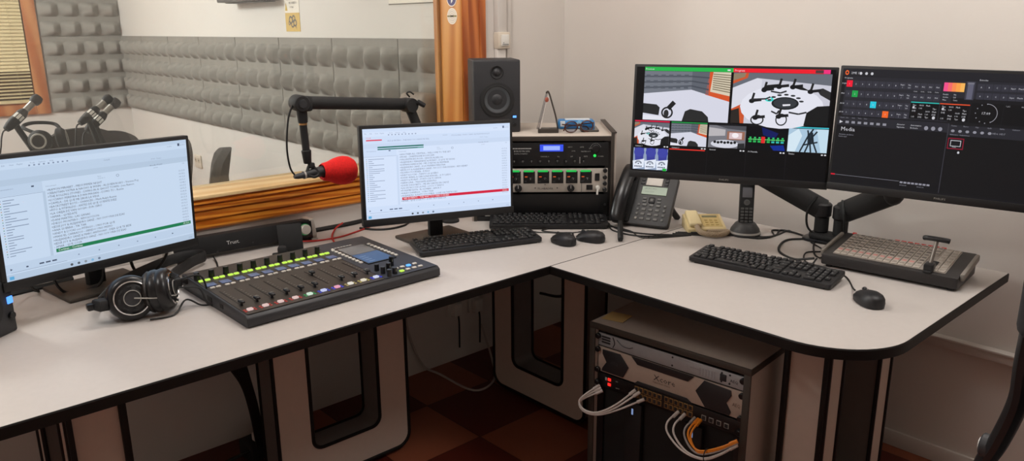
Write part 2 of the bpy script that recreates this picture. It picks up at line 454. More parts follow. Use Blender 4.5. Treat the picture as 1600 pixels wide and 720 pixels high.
tag(b.build('poster', smooth=False), 'small yellow poster with a grey drawing on the studio side wall', 'poster', 'papers on the studio wall')
b = MB(); b.T = wallmat(3.02, 1.685, .001); b.box((0, 0, .0006), (.42, .22, .0016), PAP); b.poly([(-.21, -.108, .002), (.21, -.108, .002), (.21, -.102, .002), (-.21, -.102, .002)], G)
tag(b.build('whiteboard_sheet', smooth=False), 'white sheet on the studio side wall cut by the top edge, beside the window post', 'sheet', 'papers on the studio wall')
t = thing('wall_cabinet', 'dark grey box mounted high on the studio side wall, left of the notices', 'box', (SX-.07, 4.66, 1.632))
b = MB(); b.bb((-.06, -.31, 0), (.07, .31, .3), MGREY, .008); b.build('casing', t)
b = MB(); b.bb((-.03, -.28, -.006), (.05, .25, .004), DGREY, .002); b.build('underside_rail', t)
t = thing('wall_socket', 'cream double socket low on the studio side wall', 'socket', (SX, 5.93, .495))
b = MB(); b.bb((-.012, -.065, -.05), (0, .065, .05), mat('cream_plastic', '#d6cab9', .45), .004); b.build('plate', t)
for s in (-.03, .03):
    b = MB(); b.cyl((-.011, s, .01), (-.0135, s, .01), .02, mat('socket_face', '#c4b6a2', .5), seg=16); b.cyl((-.0130, s, .01), (-.0142, s, .01), .006, DGREY, seg=8); b.build('outlet', t)
# round studio table
TC = (.66, 4.30)
t = thing('round_table', 'round white studio table seen through the window', 'table', (*TC, 0))
b = MB(); b.lathe([(0, .715), (.66, .715), (.68, .72), (.68, .735), (.66, .74), (0, .74)], mat('table_white', '#dcd8d0', .4), 64); b.build('tabletop', t)
b = MB(); b.lathe([(0, 0), (.3, 0), (.3, .02), (.05, .05), (.045, .715), (0, .715)], DGREY, 32); b.build('pedestal', t)
def studio_chair(name, label, x, y, rz, top=.86, m=None):
    t = thing(name, label, 'chair', (x, y, 0), rz, 'chairs around the studio table')
    m = m or mat('chair_fabric', '#34302e', .9, noise=(60, .1))
    b = MB()   # curved backrest, faces -Y (towards the sitter)
    vs = []; fs = []; n = 12; h = 8
    for side in (0, 1):
        for j in range(h+1):
            for i in range(n+1):
                u = i/n*2-1; w = j/h
                ww = .235*(1-.45*max(0, w-.55)**2*4*.45)
                z = top-.36+.36*w-(.05*abs(u)**3 if w > .7 else 0)*(w-.7)/.3
                yb = .20+.07*(w-.3)-.05*u*u+(.045 if side else 0)
                vs.append((u*ww, yb, z))
    N = (h+1)*(n+1)
    for side in (0, 1):
        for j in range(h):
            for i in range(n):
                q = [side*N+j*(n+1)+i, side*N+j*(n+1)+i+1, side*N+(j+1)*(n+1)+i+1, side*N+(j+1)*(n+1)+i]
                fs.append(q if side else q[::-1])
    rim = [i for i in range(n+1)]+[j*(n+1)+n for j in range(1, h+1)]+[h*(n+1)+i for i in range(n-1, -1, -1)]+[j*(n+1) for j in range(h-1, 0, -1)]
    for a, c in zip(rim, rim[1:]+rim[:1]): fs.append([a, c, N+c, N+a])
    b.raw(vs, fs, m); b.build('backrest', t, angle=50)
    b = MB(); b.box((0, -.03, .45), (.47, .46, .07), m, .03, seg=3); b.build('seat', t)
    for sx in (-.2, .2):
        for sy in (-.22, .19):
            b = MB(); b.tube([(sx, sy, .42), (sx*1.05, sy*1.05, 0)], .012, BLKS, 8, smooth=False); b.build('leg', t)
    b = MB(); b.tube([(-.1, .19, .43), (-.1, .25, .55), (-.1, .255, .7)], .01, BLKS, 8); b.tube([(.1, .19, .43), (.1, .25, .55), (.1, .255, .7)], .01, BLKS, 8); b.build('back_support', t)
    return t
studio_chair('studio_chair', 'black studio chair behind the table, left of the crossed microphones', 1.28, 5.28, 2, .862)
studio_chair('studio_chair', 'black studio chair behind the table, right of the crossed microphones', 1.53, 5.95, -14, .752)
studio_chair('studio_chair', 'dark grey studio chair seen side-on between left monitor and red microphone', 1.38, 4.17, -112, .852, mat('chair_grey', '#4d4a47', .9, noise=(60, .08)))
studio_chair('studio_chair', 'grey studio chair whose edge shows right of the left monitor', 1.40, 4.86, -80, .83, mat('chair_grey', '#4d4a47', .9, noise=(60, .08)))
t = thing('wall_box', 'taupe rounded box on the studio foam wall beside the window post', 'box', (SX-.05, 2.86, 1.05))
b = MB(); b.box((-.06, 0, .065), (.10, .20, .15), mat('box_taupe', '#8f8276', .6), .03, seg=4); b.build('casing', t)
b = MB(); b.box((.02, 0, .05), (.07, .08, .08), MGREY, .004); b.box((-.108, 0, .11), (.006, .17, .004), MGREY, .001); b.build('mount', t)
def studio_mic(label, base, tip, d, s=.75):
    """table microphone: weighted foot, short stand with shock clip, body with a lettering band, grey barrel, dark grille"""
    t = thing('studio_microphone', label, 'microphone', (base[0], base[1], .74), 0, 'microphones on the studio table')
    d = V(d).normalized(); mid = V(tip)-V((base[0], base[1], .74))-d*.25*s
    F = MB.frame(mid, d) @ Matrix.Diagonal((s, s, s, 1))
    b = MB(); b.lathe([(0, 0), (.055, 0), (.055, .012), (.033, .022), (0, .022)], BLKM, 24); b.build('stand_base', t)
    b = MB(); b.tube([(0, 0, .02), (.0, 0, mid.z*.45), mid+d*.05*s+V((.0, 0, -.03)), mid+d*.05*s], .013, BLKM, 8); b.box(V((0, 0, mid.z*.5)), (.03, .03, .05), BLKM, .008); b.build('stand_stem', t)
    b = MB(); b.T = F; b.lathe([(0, -.03), (.018, -.03), (.026, 0), (.030, .03), (.030, .10), (.024, .12), (.018, .13)], BLKM, 18); b.build('body', t)
    b = MB(); b.T = F; b.lathe([(.0185, .125), (.019, .19), (.021, .195)], mat('mic_grey', '#8e8a83', .4, metal=.5), 18); b.build('barrel', t)
    b = MB(); b.T = F; b.lathe([(.020, .19), (.029, .2), (.032, .225), (.025, .245), (0, .25)], BLKM, 18); b.build('grille', t)
    vd = F.to_3x3().inverted() @ (V((0, 0, 1.47))-V((base[0], base[1], 1.1))); a_ = math.degrees(math.atan2(vd.y, vd.x))   # the letters sit on the side turned to the window
    b = MB(); b.T = F
    for a0 in (a_-58, a_-18, a_+22):
        vs = [(.0306*math.cos(R(a)), .0306*math.sin(R(a)), z) for z in (.052, .086) for a in (a0, a0+15, a0+30)]
        b.raw(vs, [[0, 1, 4, 3], [1, 2, 5, 4]], WHT)
    b.build('lettering', t)
    p = mid-d*.03*s
    b = MB(); b.tube([p, p-d*.02, p+V((-.03, -.02, -.06)), p+V((-.04, -.02, -.16)), V((-.06, -.02, .06)), V((.02, -.08, .006)), V((.16, -.03, .006))], .0032, RUB, 6); b.build('cable', t)
    return t
studio_mic('studio microphone leaning right in front of the slatted blind', (.745, 4.02), (.780, 4.0, 1.186), (.80, .25, .66))
studio_mic('studio microphone with white lettering, left of the crossed pair', (1.03, 4.12), (1.100, 4.1, 1.160), (.82, .2, .58), .72)
studio_mic('studio microphone crossing behind the lettered one, right of the crossed pair', (1.10, 4.30), (1.172, 4.25, 1.130), (.76, .2, .60), .82)
def studio_headphones(label, x, y, z, rz):
    t = thing('studio_headphones', label, 'headphones', (x, y, z), rz, 'headphones on the studio table')
    for s in (-1, 1):
        b = MB(); b.T = MB.frame((s*.03, 0, .05), (s*.8, -.6, .1))
        b.lathe([(0, 0), (.03, 0), (.046, .008), (.048, .03), (.036, .042), (.02, .044), (0, .04)], BLKM, 24); b.build('ear_cup', t)
        b = MB(); b.T = MB.frame((s*.03, 0, .05), (s*.8, -.6, .1)); b.lathe([(.026, .0435), (.030, .046), (.034, .0435)], LGREY, 24); b.build('ring', t)
    b = MB(); b.tube([(-.05, -.02, .08), (-.07, .06, .11), (0, .1, .12), (.07, .06, .11), (.05, -.02, .08)], .008, BLKM, 8); b.build('headband', t)
    return t
studio_headphones('headphones under the left studio microphone with a bright ring', .765, 3.87, .985-.03, 20)
studio_headphones('headphones lying at the foot of the crossed studio microphones', 1.12, 3.95, .742, -10)
b = MB(); b.T = Matrix.Translation((.765, 3.87, .74)); b.lathe([(0, 0), (.06, 0), (.06, .02), (.02, .03), (.016, .20), (.04, .208), (0, .212)], BLKM, 20)
tag(b.build('headphone_stand'), 'black desk stand carrying headphones under the left studio microphone', 'stand')
t = thing('studio_microphone_boom', 'low black microphone arm lying across the studio table', 'microphone boom', (.50, 3.90, .74))
b = MB(); b.box((0, 0, .02), (.09, .08, .04), BLKM, .006); b.build('clamp', t)
b = MB(); b.tube([(0, 0, .04), (.08, .02, .10), (.30, .08, .13), (.55, .12, .18)], .014, BLKM, 8); b.build('arm', t)
b = MB(); b.box((.16, .05, .15), (.12, .05, .04), BLKM, .01); b.build('joint_box', t)
# ------------------------------------------------------------------ desks
def arc(cx, cy, r, a0, a1, n=14): return [(cx+r*math.cos(R(a0+(a1-a0)*i/n)), cy+r*math.sin(R(a0+(a1-a0)*i/n))) for i in range(n+1)]
TH = .026
def worktop(poly, root):
    b = MB(); b.prism(poly, DESK-TH, DESK, LAM); b.build('worktop', root, angle=20)
    n = len(poly); b = MB(); vs = []; fs = []
    ctr = V((sum(p[0] for p in poly)/n, sum(p[1] for p in poly)/n))
    for i, p in enumerate(poly):
        a, c, d = V(poly[i-1]), V(p), V(poly[(i+1) % n])
        t = ((c-a).normalized()+(d-c).normalized()).normalized(); o = V((t.y, -t.x))
        q = c+o*.0035
        vs += [(q.x, q.y, DESK-TH-.001), (q.x, q.y, DESK-.003), (c.x+o.x*.0015, c.y+o.y*.0015, DESK-.0004), (c.x, c.y, DESK-.0004), (c.x, c.y, DESK-TH-.001)]
    for i in range(n):
        j = (i+1) % n
        for k in range(5):
            l = (k+1) % 5; fs.append([5*i+k, 5*j+k, 5*j+l, 5*i+l])
    b.raw(vs, fs, EDGE); b.build('edge_band', root, angle=30)
def ring_frame(root, o, d, w, h, dep, mem, side_m=LEGDARK, z0=.02, name='leg_frame', rr=.05):
    """upright rectangular ring of laminate: o = lower left front corner, d = direction of width, depth goes to the left of d"""
    d = V((d[0], d[1], 0)).normalized(); nrm = V((-d.y, d.x, 0))
    F = Matrix(((d.x, 0, nrm.x, o[0]), (d.y, 0, nrm.y, o[1]), (0, 1, 0, z0), (0, 0, 0, 1)))
    outer = [(0, h)]+[(rr-rr*math.cos(R(a)), rr-rr*math.sin(R(a))) for a in range(0, 91, 15)]+[(w-rr+rr*math.sin(R(a)), rr-rr*math.cos(R(a))) for a in range(0, 91, 15)]+[(w, h)]
    q = rr*.7
    inner = [(mem, h)]+[(mem+q-q*math.cos(R(a)), mem+q-q*math.sin(R(a))) for a in range(0, 91, 15)]+[(w-mem-q+q*math.sin(R(a)), mem+q-q*math.cos(R(a))) for a in range(0, 91, 15)]+[(w-mem, h)]
    n = len(outer); b = MB(); b.T = F
    for z, fl in ((0, 0), (dep, 1)):
        vs = [(x, y, z) for x, y in outer+inner]
        b.raw(vs, [[i, i+1, n+i+1, n+i] for i in range(n-1)], PANEL)
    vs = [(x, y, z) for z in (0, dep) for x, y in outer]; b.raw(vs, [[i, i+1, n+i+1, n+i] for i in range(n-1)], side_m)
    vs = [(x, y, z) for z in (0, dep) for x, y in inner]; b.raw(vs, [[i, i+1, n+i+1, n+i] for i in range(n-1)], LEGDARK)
    f = b.build(name, root, angle=35)
    b = MB(); b.T = F
    for loop in (outer, inner):
        for z in (0, dep): b.tube([(x, y, z) for x, y in loop], .0065, EDGE, 6, smooth=False)
    b.build('edging', f)
    return f
dl = thing('desk', 'long white topped desk on the left with black edging, under the mixing console', 'desk', (1.25, 2.1, 0))
dl.location = (0, 0, 0)
FY = 1.638
worktop([(2.6, FY), (2.6, 2.582), (-.10, 2.582)]+arc(.17, FY+.27, .27, 180, 270), dl)
ring_frame(dl, (.91, 2.10), (1, 0), .49, .69, .105, .118)
ring_frame(dl, (.441, 1.90), (0, 1), .40, .69, .127, .077, PANEL, name='end_frame')
dr = thing('desk', 'white topped desk on the right with a rounded corner, under the control panel and phones', 'desk', (0, 0, 0))
DX = 1.649
worktop([(2.6, .628), (2.6, FY-.0045), (DX, FY-.0045)]+arc(DX+.20, .628+.20, .20, 180, 270), dr)
ring_frame(dr, (1.95, 2.262), (0, -1), .51, .69, .11, .115)
# end pedestal under the rounded corner: front board, dark recess, rear board, each edged in black
def board(x0, y0, x1, y1, m, name, root):
    b = MB(); b.bb((x0, y0, .02), (x1, y1, .71), m, .002); f = b.build(name, root)
    return f
ring_frame(dr, (1.90, .829), (1, 0), .42, .69, .124, .083, PANEL, name='end_frame')
for x0, y0, x1, y1, r_ in ((1.887, .829, 1.90, .842, dr), (1.887, .940, 1.901, .955, dr), (.313, 1.887, .326, 1.90, dl), (.428, 1.887, .443, 1.901, dl)):
    board(x0, y0, x1, y1, EDGE, 'corner_strip', r_)
# under the left desk
t = thing('wall_adapter', 'white power adapter on the wall under the desk, left of the pair', 'adapter', (1.985, YW, .17), 0, 'power adapters under the desk')
b = MB(); b.bb((-.035, -.012, .05), (.035, 0, .13), WHT, .004); b.build('socket_plate', t)
b = MB(); b.bb((-.022, -.045, .055), (.022, -.01, .115), WHT, .006); b.tube([(0, -.04, .06), (0, -.045, .02), (.01, -.03, -.10)], .004, RUB, 6); b.build('plug', t)
t2 = copy_tree(t); t2.location = (2.105, YW, .16); t2['label'] = 'white power adapter on the wall under the desk, right one beside the corner leg'
b = MB(); b.tube([(1.72, 2.57, .50), (1.725, 2.57, .25), (1.78, 2.55, .06), (1.84, 2.50, .006), (1.85, 2.28, .006), (1.98, 2.30, .006), (2.10, 2.46, .03), (2.12, 2.55, .15)], .005, mat('pale_cable', '#b9aea6', .5), 8)
tag(b.build('floor_cable'), 'pale cable looping on the floor below the power adapters', 'cable')
def cable(label, pts, r=.0028, m=RUB, cat='cable', name='cable', group=None, seg=6):
    b = MB(); b.tube(pts, r, m, seg); return tag(b.build(name), label, cat, group)
ct = thing('cable_bundle', 'thick bundle of black cables dropping behind the left desk edge', 'cables', (.92, 2.3, .7))
for k in range(9):
    b = MB(); o = k*.009-.028
    b.tube([(-.125+o, .0, -.02), (-.095+o*.9, -.02, -.16), (-.07+o*.75, -.05, -.24), (-.03+o*.4, -.03, -.34), (.0+o*.35, -.0, -.46), (.03+o*.3, .05, -.62)], .0046, RUB, 6); b.build('cable', ct)
t = thing('power_supply', 'black power supply on the floor under the cable bundle', 'power supply', (.985, 2.43, 0), 8)
b = MB(); b.box((0.02, 0, .035), (.16, .09, .07), BLKM, .01); b.build('casing', t)
b = MB(); b.box((-.02, -.02, .085), (.03, .03, .03), WHT, .005); b.build('plug', t)
b = MB(); b.tube([(-.05, -.03, .05), (-.2, -.0, .03), (-.4, .05, .02), (-.7, .09, .02)], .006, RUB, 6); b.build('cord', t)

# ------------------------------------------------------------------ monitors
def screen_frame(root, c, yaw, tilt, roll):
    n = V((math.cos(yaw)*math.cos(tilt), math.sin(yaw)*math.cos(tilt), math.sin(tilt)))
    u = V((-math.sin(yaw), math.cos(yaw), 0)); v = n.cross(u)
    u2 = u*math.cos(roll)+v*math.sin(roll); v2 = v*math.cos(roll)-u*math.sin(roll)
    Mw = Matrix(((u2.x, -n.x, v2.x, c[0]), (u2.y, -n.y, v2.y, c[1]), (u2.z, -n.z, v2.z, c[2]), (0, 0, 0, 1)))
    return root.matrix_basis.inverted() @ Mw
class Scr:
    """a lit picture: coordinates run 0..1 across and 0..1 down the active area"""
    def __init__(s, b, F, W, H, y=-.0012): s.b, s.F, s.W, s.H, s.y, s.sx = b, F, W, H, y, 1.0
    def p(s, x, y, l=0): return ((x*s.sx-.5)*s.W, s.y-.00012*l, (.5-y)*s.H)
    def rect(s, x0, y0, x1, y1, m, l=1): s.b.T = s.F; s.b.poly([s.p(x0, y1, l), s.p(x1, y1, l), s.p(x1, y0, l), s.p(x0, y0, l)], m)
    def poly(s, pts, m, l=1): s.b.T = s.F; s.b.poly([s.p(x, y, l) for x, y in pts], m)
    def ell(s, cx, cy, rx, ry, m, l=1, n=24, a0=0, a1=360): s.poly([(cx+rx*math.cos(R(a0+(a1-a0)*i/n)), cy+ry*math.sin(R(a0+(a1-a0)*i/n))) for i in range(n+(0 if a1-a0 >= 360 else 1))], m, l)
    def ring(s, cx, cy, rx, ry, k, m, l=1, a0=0, a1=360, n=24):
        s.b.T = s.F; vs = []; fs = []
        for i in range(n+1):
            t = R(a0+(a1-a0)*i/n)
            vs += [s.p(cx+rx*math.cos(t), cy+ry*math.sin(t), l), s.p(cx+rx*k*math.cos(t), cy+ry*k*math.sin(t), l)]
        for i in range(n): fs.append([2*i, 2*i+1, 2*i+3, 2*i+2])
        s.b.raw(vs, fs, m)
    def line(s, pts, w, m, l=1):
        for (x0, y0), (x1, y1) in zip(pts, pts[1:]):
            d = V(((x1-x0)*s.W, (y1-y0)*s.H)); 
            if d.length < 1e-9: continue
            d.normalize(); o = V((-d.y, d.x))*w/2; ox, oy = o.x/s.W, o.y/s.H
            s.poly([(x0+ox, y0+oy), (x1+ox, y1+oy), (x1-ox, y1-oy), (x0-ox, y0-oy)], m, l)
    def text(s, x, y, body, h, m, l=2, align='l', st=1.0):
        s.b.T = s.F; p = s.p(x, y, l); s.b.text(body, h*s.H, m, XZ(*p), align, st)
def monitor(label, foot, c, yaw, tilt, roll, W, H, paint, bez=.011, chin=.024, stand='plate', neck=.0, brand=None, group=None, plate_rot=0):
    t = thing('monitor', label, 'monitor', (foot[0], foot[1], DESK if stand else c[2]-H/2), math.degrees(yaw)+90, group)
    F = screen_frame(t, c, yaw, tilt, roll)
    b = MB(); b.T = F
    b.bb((-W/2, 0, -H/2), (W/2, .022, H/2), MONB, .003)
    b.bb((-W*.33, .02, -H*.38), (W*.33, .045, H*.30), BLK, .012)
    b.bb((-W/2, -.0035, -H/2), (W/2, .004, -H/2+chin), MONB, .0015)
    hs = b.build('housing', t)
    aw, ah = W-2*bez, H-bez-chin
    cz = (chin-bez)/2
    G = F @ Matrix.Translation((0, 0, cz))
    b = MB(); s = Scr(b, G, aw, ah); paint(s); b.build('screen', t, smooth=False)
    if brand:
        b = MB(); b.T = F; b.text(brand, .0052, LGREY, XZ(0, -.0042, -H/2+.008), 'c', 1.25); b.build('lettering', hs, smooth=False)
    if stand:
        L = F @ V((0, .045, -H*.12))     # where the neck meets the housing, root-local
        b = MB(); b.tube([(L.x, L.y, L.z+.03), (L.x, L.y-.01, L.z-.02)], .03, BLKM, 10, smooth=False) if False else None
        b.box((0, .028, (L.z+.05)/2+.0), (.052, .024, L.z+.05), BLKM, .005)
        b.box((0, (L.y+.028)/2, L.z), (.09, abs(L.y-.028)+.03, .08), BLKM, .008); b.build('neck', t)
        b = MB(); pr = Euler((0, 0, R(plate_rot)))
        b.box((0, .02, .006), (.235, .185, .012), mat('stand_plate', '#4a443e', .42, metal=.25, noise=(60, .05)), .004, rot=pr); b.build('base_plate', t)
    return t, F
SW = '#cfe0f4'
def playlist(s, bg, ink, soft, songs, hi, hic, times, tilt=False):
    B = glow(bg); I = glow(ink); So = glow(soft)
    s.rect(0, 0, 1, 1, B, 0)
    band = glow(SHADE[bg][0]); band2 = glow(SHADE[bg][1])
    s.rect(0, 0, 1, .035, band, 1); s.rect(0, .085, 1, .165, band, 1); s.rect(.0, .165, 1, .215, band2, 1)
    s.rect(0, .215, .21, .30, band, 1); s.rect(.207, .30, .22, .86, band2, 1)
    s.rect(0, .86, 1, .935, band, 1); s.rect(0, .945, 1, 1, band2, 1)
    # title / menu bar
    x = .012
    for w in ('File', 'Edit', 'View', 'Playlist', 'Tools', 'Options', 'Help'):
        s.text(x, .058, w, .012, So); x += .008+.0062*len(w)
    for k in range(9): s.rect(.16+.022*k, .066, .168+.022*k, .078, So, 2)
    s.text(.88, .055, 'en aire', .013, So); s.rect(.945, .03, .957, .055, I, 2); s.text(.96, .055, 'AUTO', .014, So)
    s.text(.52, .11, 'Cartwall', .012, So); s.text(.78, .155, 'STOP - Tiempo', .012, So)
    s.text(.77, .215, 'Hora fin 17:10:00', .013, I); s.text(.79, .238, 'en lista', .011, So); s.text(.965, .235, '100', .012, So)
    s.text(.48, .245, 'Inicio', .011, So); s.text(.48, .265, '17:09:20  0', .011, So); s.ring(.585, .255, .008, .012, .7, So, 2)
    s.text(.225, .268, 'Lista principal', .011, So)
    n = len(songs); y0, dy = .305, (.86-.305)/n
    for i, sg in enumerate(songs):
        y = y0+dy*i
        if i == hi:
            s.rect(.235, y-.021, .985, y+.010, glow(hic), 2); s.text(.245, y+.002, sg, .019, glow('#f2f4f6'), 3); s.text(.975, y+.002, times[i % len(times)], .016, glow('#e6ece8'), 3, 'r')
        else:
            s.text(.228, y, '>'+sg if not sg.startswith('-') else sg, .0185, I, 2); s.text(.975, y, times[i % len(times)], .0165, So, 2, 'r')
    for k in range(22):
        w = random.choice((.025, .035, .05, .07, .10)); y = .335+k*.022
        s.rect(.028, y-.0045, .028+w, y+.0015, So, 2); s.rect(.015, y-.006, .020, y+.002, glow(('#7f93b0', '#b89a80', '#6f9f8a')[k % 3]), 2)
    s.text(.02, .25, 'Automatizacion', .012, So); s.rect(.16, .24, .172, .252, I, 2); s.line([(.0, .305), (.207, .305)], .0008, So, 2)
    s.poly([(.02, .895), (.03, .905), (.02, .915)], I, 2); s.rect(.09, .90, .10, .912, I, 2)
    for k in range(3): s.rect(.15+.03*k, .898, .172+.03*k, .910, I, 2)
    for k in range(6): s.ell(.34+.105*k, .90, .004, .006, So if k < 5 else I, 2, 10)
    s.line([(.02, .932), (.28, .932)], .0008, So, 2)
    s.rect(.012, .962, .032, .99, glow('#5fa9d8'), 2)
    for k, c in enumerate(('#4b4f55', '#5a6470', '#8a929c', '#7fb4d8', '#6b7c92')): s.ell(.30+.035*k, .976, .007, .011, glow(c), 2, 12)
    s.text(.985, .985, '17:09', .013, So, 2, 'r')
SHADE = {'#c6d8ee': ('#bccfe6', '#b4c7dd'), '#d6e4fb': ('#cfdff8', '#c9d9f2')}
LS = ['RAMON MIRABET - MIDSUMMER NIGHT', 'SEBASTIAN YATRA & NACHO & WISIN - ALGUIEN ROBO - Version Pop', 'THE ROLLING STONES - LIVING IN A GHOST TOWN - Jose Ramon',
      'LUCIANO PEREYRA & JUAN MAGAN - COMO TU - Remix', 'CAMILA - DE QUE ME SIRVE LA VIDA', 'BACKSTREET BOYS - CHANCES - Mark Ralph Remix', 'FITO & FITIPALDIS - ANTES DE QUE CUENTE DIEZ',
      'LA OREJA DE VAN GOGH - DIA CERO', 'AMAR - QUEDATE', 'DANI MARTIN - LAS GANAS', 'DIEGO MONTERO - REVOLUCION', 'JESSE JOY & ALEJANDRO SANZ - NO SOY UNA DE ESAS', 'ANA GUERRA - TIK TAK',
      'ANDY & LUCAS con PITINGO - UNO POR QUE', 'MANUEL CARRASCO - SIENDO UNO MISMO', 'ALEJANDRO SANZ & MARC ANTHONY - DEJA QUE TE BESE', 'JESSE JOY & ALEJANDRO SANZ - NO SOY UNA DE ESAS', '- AMAR - QUE COSA', 'Cortinas - Cortinas']
MS = ['ANOTHER ALL CENTRAL - WELCOME TO THE SKY', 'MORE - CHAMPAGNE BOOM SAM', 'VALLENTIN BIG ROSA - SIDE DE ALVEDON', 'ALEJANDRO FERNANDEZ & MORAT - SI QUE TE VAYAS', 'DAMIAN HARDACRE - ME CUESTAS AL RESPIRAR',
      'ALEJANDRO SANZ - A LA PRIMERA PERSONA', 'JESSE JOY & ALEJANDRO SANZ - NO SOY UNA DE ESAS - REY HENRY', 'ALVARO FOURNIER - FUEGO', 'ANDY & LUCAS - TANTO LA QUIERO', 'DAVID BISBAL & CAROLINA RANGEL - A TU LADO',
      'ANDY & MORAT - PUNTO DE TU AMOR', 'NENA LINA - TRAIGAME ADENTRO', 'DAVID DAGOBETO - ME SIN CARTAS EN CADIZ', 'LAS DE RICO DE LA PAZ - LOCO Y TANTO', 'FUNAMBULISTA - EL HOMBRE - AMOR Y', 'KALEO DANIELLA - OTRO TAXI', 'ALEJANDRO & KATY COLOMBIA - LOVE ON THE ROCKS',
      'NES ROBERTS - THE WAY YOU HAD FORGED', 'AMAR - QUE COSA TU - SI NO TE FUERES LA']
TM = ['03:15,4', '03:54,2', '04:12,0', '03:31,7', '03:48,1', '03:29,5', '04:02,3', '03:40,8', '03:22,6']
def paint_left(s): playlist(s, '#c6d8ee', '#465168', '#7f8fa8', LS, 18, '#1f7a50', TM)
def paint_mid(s):
    playlist(s, '#d6e4fb', '#5f6c89', '#8f9db8', MS, 17, '#d3203f', TM)
    s.rect(.02, .118, .12, .132, glow('#e04a62'), 2); s.text(.02, .105, 'ON AIR', .012, glow('#e04a62'))
    s.text(.155, .145, 'ALE QUINTERO - THE WAY YOU MADE ME FEEL', .016, glow('#8a97b4')); s.text(.58, .118, 'STOP AL FINAL - PASADO TIEMPO RESTANTE EN PLAYLIST', .013, glow('#8a97b4'))
    s.rect(.09, .198, .39, .213, glow('#1c6e63'), 3); s.rect(.09, .222, .35, .234, glow('#1c6e63'), 3); s.rect(.35, .222, .39, .234, glow('#4d9a90'), 3)
MGRP = 'monitors with playlists on the left desk'
sc = .56/.541
monitor('left monitor showing a playlist with a green selected row, beside the headphones', (.548, 2.392), (.5318*sc, 2.1749*sc, 1.47+(1.0227-1.47)*sc), -1.2759, -.0015, -.0298, .56, .56*.6007, paint_left, group=MGRP, plate_rot=-8)
monitor('middle monitor showing a playlist with a red selected row, behind the mixing console', (1.585, 2.135), (1.5228, 2.028, 1.0068), -1.842, .0554, -.021, .541, .325, paint_mid, group=MGRP, plate_rot=12)

